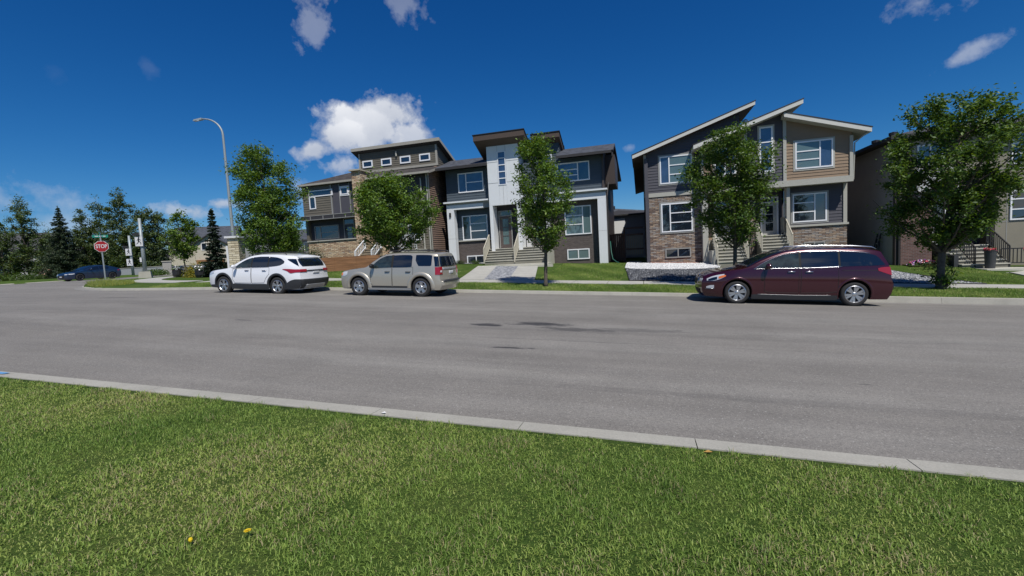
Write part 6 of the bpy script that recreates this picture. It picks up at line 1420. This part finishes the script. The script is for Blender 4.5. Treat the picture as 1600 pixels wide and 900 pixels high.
rng2 = random.Random(3)
for k in range(500):
    c_ = Vector((rng2.gauss(0, .5), rng2.gauss(0, .3), .2+rng2.random()*.55)); n_ = Vector((rng2.uniform(-1, 1), rng2.uniform(-1, 1), 1)).normalized(); t = n_.orthogonal().normalized()*.06; u = n_.cross(t); b.poly([c_+t, c_+u, c_-t, c_-u], int(rng2.random() < .5))
mat('petal_red', (.32, .012, .03), .6)
o = b.build('red_flowers', ['leaf_small', 'petal_red']); o.location = (X, Y, YZ(X, Y)); tag(o, 'bed of dark red flowers between the black tubs on the corner lawn', 'flowers')
X, Y = [60*v for v in pr(81)]
mat('boulder', (.30, .20, .15), .9, noise=(2, .2))
b = MB(); 
bm = bmesh.new(); bmesh.ops.create_icosphere(bm, subdivisions=3, radius=1.)
for v in bm.verts: v.co = Vector((v.co.x*1.5, v.co.y*.9, v.co.z*1.1))*(1+.10*math.sin(v.co.x*5+v.co.z*4)+.07*math.cos(v.co.y*7))
me = bpy.data.meshes.new('boulder'); bm.to_mesh(me); bm.free(); me.materials.append(MATS['boulder']); o = bpy.data.objects.new('boulder', me); COL.objects.link(o); o.location = (X, Y, 2.0); tag(o, 'reddish boulder above the hedge left of the blue hatchback', 'boulder')
# far houses
def far_house(px_, Zd, W, D, Hh, rot, wallm, roofm, label, z=1.6, pitch=1.9, wins=(), accent=False, name='background_house'):
    X, Y = [Zd*v for v in pr(px_)]; h = thing(name, label, 'house', (X, Y, z), (0, 0, math.radians(rot))); b = MB(); b.box(-W/2, W/2, 0, D, -.5, Hh); b.prism_yz([(0, Hh), (D, Hh), (D/2, Hh+pitch*.9)], -W/2+.02, W/2-.02); b.build('wall', wallm, h)
    b = MB(); o_ = .45
    b.slab([(-W/2-o_, -o_, Hh-.1), (W/2+o_, -o_, Hh-.1), (W/2+o_, D/2, Hh+pitch), (-W/2-o_, D/2, Hh+pitch)], .15); b.slab([(-W/2-o_, D/2, Hh+pitch), (W/2+o_, D/2, Hh+pitch), (W/2+o_, D+o_, Hh-.1), (-W/2-o_, D+o_, Hh-.1)], .15)
    b.build('roof', [roofm, 'soffit_dark', 'soffit_dark'], h)
    if accent:
        b = MB(); b.prism_xz([(-W*.05, Hh-1.3), (W*.45, Hh-1.3), (W*.45, Hh-.2), (W*.2, Hh+1.1), (-W*.05, Hh-.2)], -1.0, .2); b.box(-W*.05, W*.45, -1.0, 0, -.5, Hh-1.3); b.build('gable_wall', wallm, h)
        b = MB(); c_ = W*.2; b.slab([(-W*.05-.3, -1.4, Hh-.35), (c_, -1.4, Hh+1.2), (c_, 3, Hh+1.2), (-W*.05-.3, 3, Hh-.35)], .15); b.slab([(c_, -1.4, Hh+1.2), (W*.45+.3, -1.4, Hh-.35), (W*.45+.3, 3, Hh-.35), (c_, 3, Hh+1.2)], .15); b.build('gable_roof', [roofm, 'soffit_dark', 'soffit_dark'], h)
        b = MB(); b.box(-W*.02, W*.42, -1.6, -1.0, 1.9, 2.15); b.box(-W*.02, -W*.02+.25, -1.6, -1.35, .0, 1.9); b.box(W*.42-.25, W*.42, -1.6, -1.35, 0, 1.9); b.build('porch_frame', 'wood_orange', h)
    for (x0, x1, z0, z1, yy) in wins: window(h, x0, x1, z0, z1, yy, fr='trim_white', w=.1)
    return h
far_house(320, 72, 8.5, 9, 4.9, 32, 'beige_wall', 'shingle_blue', 'beige two storey house with dark roof and wooden porch behind the small spruce', 1.2, 2.8, ((.5, 1.3, 3.6, 4.8, -1.02), (1.9, 3.2, 3.6, 4.8, -1.02), (-3.4, -2.2, 3.4, 4.6, -.02), (1.2, 2.4, .5, 2.0, -1.02)), True)
far_house(395, 78, 11, 10, 5.0, 20, 'far_grey', 'shingle_blue', 'dark roofed house behind the entry pillar and the round topped tree', 1.4, 2.0, ((-3, -1.8, 3.3, 4.5, -.02), (0, 1.2, 3.3, 4.5, -.02)))
far_house(470, 62, 6.5, 8, 4.0, 14, 'far_grey', 'shingle_blue', 'grey sided house with white trim seen just left of the taupe duplex', 1.2, 1.6, ((1.0, 2.2, 2.2, 3.6, -.02), (-2.0, -.9, 2.2, 3.6, -.02)))
far_house(4, 84, 15, 11, 5.2, 48, 'pale_wall', 'shingle_grey', 'pale house with a big grey hipped roof at the left edge of the photo', 1.5, 4.2, ((0, 1.3, 3, 4.4, -.02), (3, 4.5, 3, 4.4, -.02), (-4, -2.5, 1, 2.4, -.02)))
far_house(118, 92, 12, 9, 4.6, 42, 'far_grey', 'shingle_grey', 'house with a low grey roof hidden behind the spruce and dark trees', 1.6, 2.0, ((-2, -1, 2.6, 3.8, -.02),))
far_house(210, 95, 14, 9, 3.4, 42, 'beige_wall', 'shingle_grey', 'house mostly hidden behind the tallest dark trees', 1.6, 1.6)
far_house(-70, 70, 10, 8, 4.2, 55, 'pale_wall', 'shingle_grey', 'pale house standing beyond the left edge', 1.5, 2.0)
# dandelion and fallen leaves
h = thing('dandelion', 'single yellow dandelion flower in the foreground grass', 'flower', (-2.25, 1.99, 1.7826-1.7826+G*-2.25+.10)); b = MB(); b.tube([(0, 0, -.02), (.003, 0, .06)], .0025, 6); b.build('stem', 'leaf_small', h); b = MB()
for k in range(46):
    a = k*2.4; r = .017*math.sqrt((k+1)/46); L = .012; c0 = Vector((0, 0, .06)); d = Vector((math.cos(a), math.sin(a), .6-r*20*.03)).normalized(); s_ = Vector((-math.sin(a), math.cos(a), 0))*.0028; p0 = c0+Vector((math.cos(a)*r*.4, math.sin(a)*r*.4, .004)); p1 = c0+Vector((math.cos(a)*r*1.25, math.sin(a)*r*1.25, .012-.008*(r/.017)))
    b.poly([p0-s_*.5, p1-s_, p1+s_, p0+s_*.5])
b.build('petals', 'petal_yellow', h)
h = thing('dandelion', 'small closed orange yellow dandelion bud left of the open flower', 'flower', (-2.52, 1.86, G*-2.52+.10)); b = MB(); b.tube([(0, 0, -.02), (.002, 0, .035)], .0025, 6); b.build('stem', 'leaf_small', h); b = MB(); b.lathe([(.001, .03), (.009, .036), (.012, .046), (.008, .056), (.001, .058)], (0, 0, 0), 10); b.build('bud', 'petal_yellow', h)
mat('dry_leaf', (.42, .24, .06), .7); mat('litter', (.75, .75, .75), .5)
for (x, y, s_, l, m_) in ((.45, 3.80, .035, 'small orange fallen leaf at the inner edge of the near kerb', 'dry_leaf'), (-2.55, 3.93, .03, 'small white scrap lying on the near kerb', 'litter')):
    b = MB(); b.poly([(-s_, 0, 0), (-s_*.2, -s_*.6, .008), (s_, 0, .004), (s_*.1, s_*.6, .01)]); b.poly([(-s_, 0, -.001), (s_*.1, s_*.6, .009), (s_, 0, .003), (-s_*.2, -s_*.6, .007)]); o = b.build('fallen_leaf' if 'leaf' in l else 'paper_scrap', m_, fix=False); o.location = (x, y, base(x)+.137); tag(o, l, 'leaf' if 'leaf' in l else 'litter')
mat('paint_blue_mark', (.12, .30, .55), .7)
b = MB(); b.poly([(-8.95, 3.95, base(-8.95)+.1355), (-8.45, 3.96, base(-8.45)+.1355), (-8.42, 4.03, base(-8.42)+.1345), (-8.9, 4.04, base(-8.9)+.1345)]); struct(b.build('paint_mark', 'paint_blue_mark', fix=False))
b = MB()
# ---------------------------------------------------------------- foreground grass, real blades
def grass(name, x0, x1, y0, y1, n, seed, lmin, lmax, label):
    rng = np.random.default_rng(seed); x = rng.uniform(x0, x1, n); y = y0+(y1-y0)*rng.random(n)
    # patchiness: sum of a few random waves
    def field(sc, k, s2):
        r2 = np.random.default_rng(s2); f = np.zeros(n)
        for _ in range(k): a = r2.uniform(0, 6.28); w = sc*r2.uniform(.6, 1.7); f += np.sin((x*math.cos(a)+y*math.sin(a))*w+r2.uniform(0, 6.28))
        return f/math.sqrt(k)
    f1, f2, f3 = field(2.2, 7, 1), field(7., 9, 2), field(22., 9, 3)
    keep = (y < 3.83+.03*np.sin(x*9)+.02*np.sin(x*23)+rng.normal(size=n)*.03); edge_ = 1
    L = rng.uniform(lmin, lmax, n)*(1+.26*f2+.18*f3).clip(.62, 1.9); W = rng.uniform(.0018, .0040, n)*(1+.15*f1).clip(.6, 1.4); flat = rng.random(n) < .3
    dry = (rng.random(n) < (.12+.13*f1+.15*f2+.06*f3).clip(.02, .75)); dark = (.5+.34*f2-.30*f1+.16*f3)
    W = np.where(dry, W*.7, W); x, y, L, W, dry, dark, flat = [a[keep] for a in (x, y, L, W, dry, dark, flat)]; n = len(x); z = G*x+.12-.03*np.clip((YK0-y)/6, 0, 1)-.012
    a = rng.uniform(0, 2*np.pi, n); lean_ = rng.uniform(.15, 1.15, n)*L; lean_[dry] *= 1.15; dx, dy = np.cos(a)*lean_, np.sin(a)*lean_; b_ = a+np.pi/2+rng.normal(size=n)*.6; wx, wy = np.cos(b_)*W, np.sin(b_)*W
    V = np.zeros((n, 5, 3)); V[:, 0] = np.stack([x-wx, y-wy, z], 1); V[:, 1] = np.stack([x+wx, y+wy, z], 1)
    mx_, my_, mz = x+dx*.35, y+dy*.35, z+L*.62; V[:, 2] = np.stack([mx_+wx*.8, my_+wy*.8, mz], 1); V[:, 3] = np.stack([mx_-wx*.8, my_-wy*.8, mz], 1)
    top_ = np.sqrt(np.clip(L**2-(lean_*.85)**2, (L*.25)**2, None))*np.where(flat, .45, 1.); V[:, 4] = np.stack([x+dx, y+dy, z+top_], 1); V[:, 2, 2] = V[:, 3, 2] = z+np.where(flat, .45, .62)*L
    o0 = np.arange(n)[:, None]*5; lp = np.concatenate([o0+np.array([0, 1, 2, 3]), o0+np.array([3, 2, 4])], 1).reshape(-1).astype(np.int32)
    me = bpy.data.meshes.new(name); me.vertices.add(5*n); me.vertices.foreach_set('co', V.ravel()); me.loops.add(7*n); me.loops.foreach_set('vertex_index', lp)
    ls = np.empty(2*n, np.int32); ls[0::2] = np.arange(n)*7; ls[1::2] = np.arange(n)*7+4; lt = np.empty(2*n, np.int32); lt[0::2] = 4; lt[1::2] = 3
    me.polygons.add(2*n); me.polygons.foreach_set('loop_start', ls); me.polygons.foreach_set('loop_total', lt); me.update(calc_edges=True)
    tint = np.where(dry, rng.uniform(.8, 1., n), np.clip(.38-.28*(dark-.5)+rng.normal(size=n)*.12, 0, .72)).astype(np.float32)
    at = me.attributes.new('tint', 'FLOAT', 'POINT'); at.data.foreach_set('value', np.repeat(tint, 5)); me.materials.append(MATS['grass_blade'])
    o = bpy.data.objects.new(name, me); COL.objects.link(o); o['kind'] = 'stuff'; tag(o, label, 'grass'); return o
m = bpy.data.materials.new('grass_blade'); m.use_nodes = True; MATS['grass_blade'] = m; nt = m.node_tree; p = nt.nodes['Principled BSDF']; out = nt.nodes['Material Output']
at = N(nt, 'ShaderNodeAttribute', attribute_name='tint'); col = ramp(nt, at.outputs['Fac'], [(0, (.11, .20, .035)), (.3, (.24, .36, .075)), (.55, (.37, .46, .11)), (.72, (.44, .48, .15)), (.86, (.47, .42, .20)), (1, (.48, .40, .25))])
nt.links.new(col, p.inputs['Base Color']); p.inputs['Roughness'].default_value = .5; p.inputs['Specular IOR Level'].default_value = .3
tr = N(nt, 'ShaderNodeBsdfTranslucent'); nt.links.new(col, tr.inputs['Color']); mx = N(nt, 'ShaderNodeMixShader'); mx.inputs[0].default_value = .4; nt.links.new(p.outputs[0], mx.inputs[1]); nt.links.new(tr.outputs[0], mx.inputs[2]); nt.links.new(mx.outputs[0], out.inputs['Surface'])
grass('grass_blades', -10.5, 5.5, .3, 3.9, 500000, 3, .024, .054, 'thick mown grass of the near verge in the foreground')

def turf(name, regions, n, seed, label):
    """short upright blades scattered over the far verge and lawns"""
    rng = np.random.default_rng(seed); A = np.array([(r[1]-r[0])*(r[3]-r[2]) for r in regions]); k = rng.choice(len(regions), n, p=A/A.sum()); R4 = np.array(regions)[k]
    x = R4[:, 0]+(R4[:, 1]-R4[:, 0])*rng.random(n); y = R4[:, 2]+(R4[:, 3]-R4[:, 2])*rng.random(n); z = np.array([yard_z(a, b) for a, b in zip(x, y)])-.01
    L = rng.uniform(.03, .075, n)*(1+.3*np.sin(x*1.7+y)+.2*np.sin(y*5-x*3)).clip(.4, 1.5); w = rng.uniform(.007, .013, n); a = rng.uniform(0, 6.28, n); l = rng.uniform(.1, .9, n)*L; b_ = rng.uniform(0, 6.28, n)
    V = np.zeros((n, 3, 3)); V[:, 0] = np.stack([x-np.cos(a)*w, y-np.sin(a)*w, z], 1); V[:, 1] = np.stack([x+np.cos(a)*w, y+np.sin(a)*w, z], 1); V[:, 2] = np.stack([x+np.cos(b_)*l, y+np.sin(b_)*l, z+L], 1)
    me = bpy.data.meshes.new(name); me.vertices.add(3*n); me.vertices.foreach_set('co', V.ravel()); me.loops.add(3*n); me.loops.foreach_set('vertex_index', np.arange(3*n, dtype=np.int32)); me.polygons.add(n); me.polygons.foreach_set('loop_start', np.arange(0, 3*n, 3, dtype=np.int32)); me.polygons.foreach_set('loop_total', np.full(n, 3, np.int32)); me.update(calc_edges=True)
    t = (.28+.16*np.sin(x*.9+2)*np.sin(y*1.3)+.12*np.sin(x*2.7+y*2)+rng.normal(size=n)*.14).clip(0, .8); t[rng.random(n) < .06] = .9
    at = me.attributes.new('tint', 'FLOAT', 'POINT'); at.data.foreach_set('value', np.repeat(t, 3).astype(np.float32)); me.materials.append(MATS['grass_blade']); o = bpy.data.objects.new(name, me); COL.objects.link(o); tag(o, label, 'grass'); o['kind'] = 'stuff'; return o
turf('verge_grass', [(-25, 14, 17.45, 19.58)], 130000, 8, 'strip of mown grass between far kerb and sidewalk')
turf('lawn_grass', [(-4.9, -1.0, 21.25, 30.2), (-15.5, -10.2, 21.25, 24.8), (12.4, 15, 21.3, 27.3), (-24, -16, 21.3, 24.9)], 110000, 9, 'short grass of the front lawns beyond the sidewalk')

# ---------------------------------------------------------------- loose stones of the gravel beds, real pieces
def stonemat(name, a, b_, c):
    m = bpy.data.materials.new(name); m.use_nodes = True; MATS[name] = m; nt = m.node_tree; p = nt.nodes['Principled BSDF']; at = N(nt, 'ShaderNodeAttribute', attribute_name='tint')
    nt.links.new(ramp(nt, at.outputs['Fac'], [(0, a), (.55, b_), (1, c)]), p.inputs['Base Color']); p.inputs['Roughness'].default_value = .85
stonemat('stones_dark', (.022, .025, .032), (.075, .08, .095), (.30, .31, .33)); stonemat('stones_grey', (.12, .13, .15), (.28, .29, .31), (.58, .58, .60)); stonemat('stones_white', (.38, .38, .39), (.66, .66, .67), (.85, .85, .85))
def stones(name, poly, n, size, m, lift, seed, label):
    rng = np.random.default_rng(seed); P_ = np.array(poly); lo, hi = P_.min(0), P_.max(0); xy = lo+(hi-lo)*rng.random((n*2, 2)); ins = np.zeros(len(xy), bool)
    for (x1, y1), (x2, y2) in zip(poly, poly[1:]+poly[:1]):
        c = ((y1 > xy[:, 1]) != (y2 > xy[:, 1])); xx = x1+(x2-x1)*(xy[:, 1]-y1)/((y2-y1) if y2 != y1 else 1e-9); ins ^= c & (xy[:, 0] < xx)
    xy = xy[ins][:n]; n = len(xy); z = np.array([yard_z(a, b) for a, b in xy])+lift; s = size*rng.uniform(.5, 1.3, n)
    O = np.array([[1, 0, 0], [0, 1, 0], [-1, 0, 0], [0, -1, 0], [0, 0, 1], [0, 0, -1]], float); V = O[None]*s[:, None, None]*rng.uniform(.6, 1.1, (n, 6, 1))+rng.normal(size=(n, 6, 3))*s[:, None, None]*.18
    a = rng.uniform(0, 6.28, n); ca, sa = np.cos(a)[:, None], np.sin(a)[:, None]; X_, Y_ = V[:, :, 0].copy(), V[:, :, 1].copy(); V[:, :, 0] = X_*ca-Y_*sa; V[:, :, 1] = X_*sa+Y_*ca; V[:, :, 2] *= .8; V += np.stack([xy[:, 0], xy[:, 1], z], 1)[:, None]
    F = np.array([[0, 1, 4], [1, 2, 4], [2, 3, 4], [3, 0, 4], [1, 0, 5], [2, 1, 5], [3, 2, 5], [0, 3, 5]]); idx = (np.arange(n)[:, None, None]*6+F).reshape(-1).astype(np.int32); k = n*8
    me = bpy.data.meshes.new(name); me.vertices.add(6*n); me.vertices.foreach_set('co', V.ravel()); me.loops.add(3*k); me.loops.foreach_set('vertex_index', idx); me.polygons.add(k); me.polygons.foreach_set('loop_start', np.arange(0, 3*k, 3, dtype=np.int32)); me.polygons.foreach_set('loop_total', np.full(k, 3, np.int32)); me.update(calc_edges=True)
    at = me.attributes.new('tint', 'FLOAT', 'POINT'); at.data.foreach_set('value', np.repeat(rng.random(n)**1.4, 6).astype(np.float32)); me.materials.append(MATS[m]); o = bpy.data.objects.new(name, me); COL.objects.link(o); tag(o, label, 'gravel'); o['kind'] = 'stuff'
stones('gravel_stones', [(-.6, 21.22), (9.3, 21.22), (6.5, 26.5), (-.9, 25.8)], 26000, .042, 'stones_dark', .06, 21, 'loose dark grey stones of the bed in front of the ledgestone duplex')
stones('gravel_stones', [(7.2, 21.22), (12.2, 21.22), (11.7, 21.9), (10.9, 27.5), (7.0, 27.5)], 16000, .042, 'stones_grey', .055, 22, 'loose pale grey stones of the bed right of the maroon minivan')
stones('gravel_stones', [(-.95, 26.0), (-.4, 25.6), (1.2, 25.45), (3.0, 25.8), (3.9, 26.4), (4.1, 28.5), (3.3, 28.8), (.2, 28.8), (-.95, 29.2)], 11000, .04, 'stones_white', .09, 23, 'loose white stones heaped along the foot of the ledgestone wall')
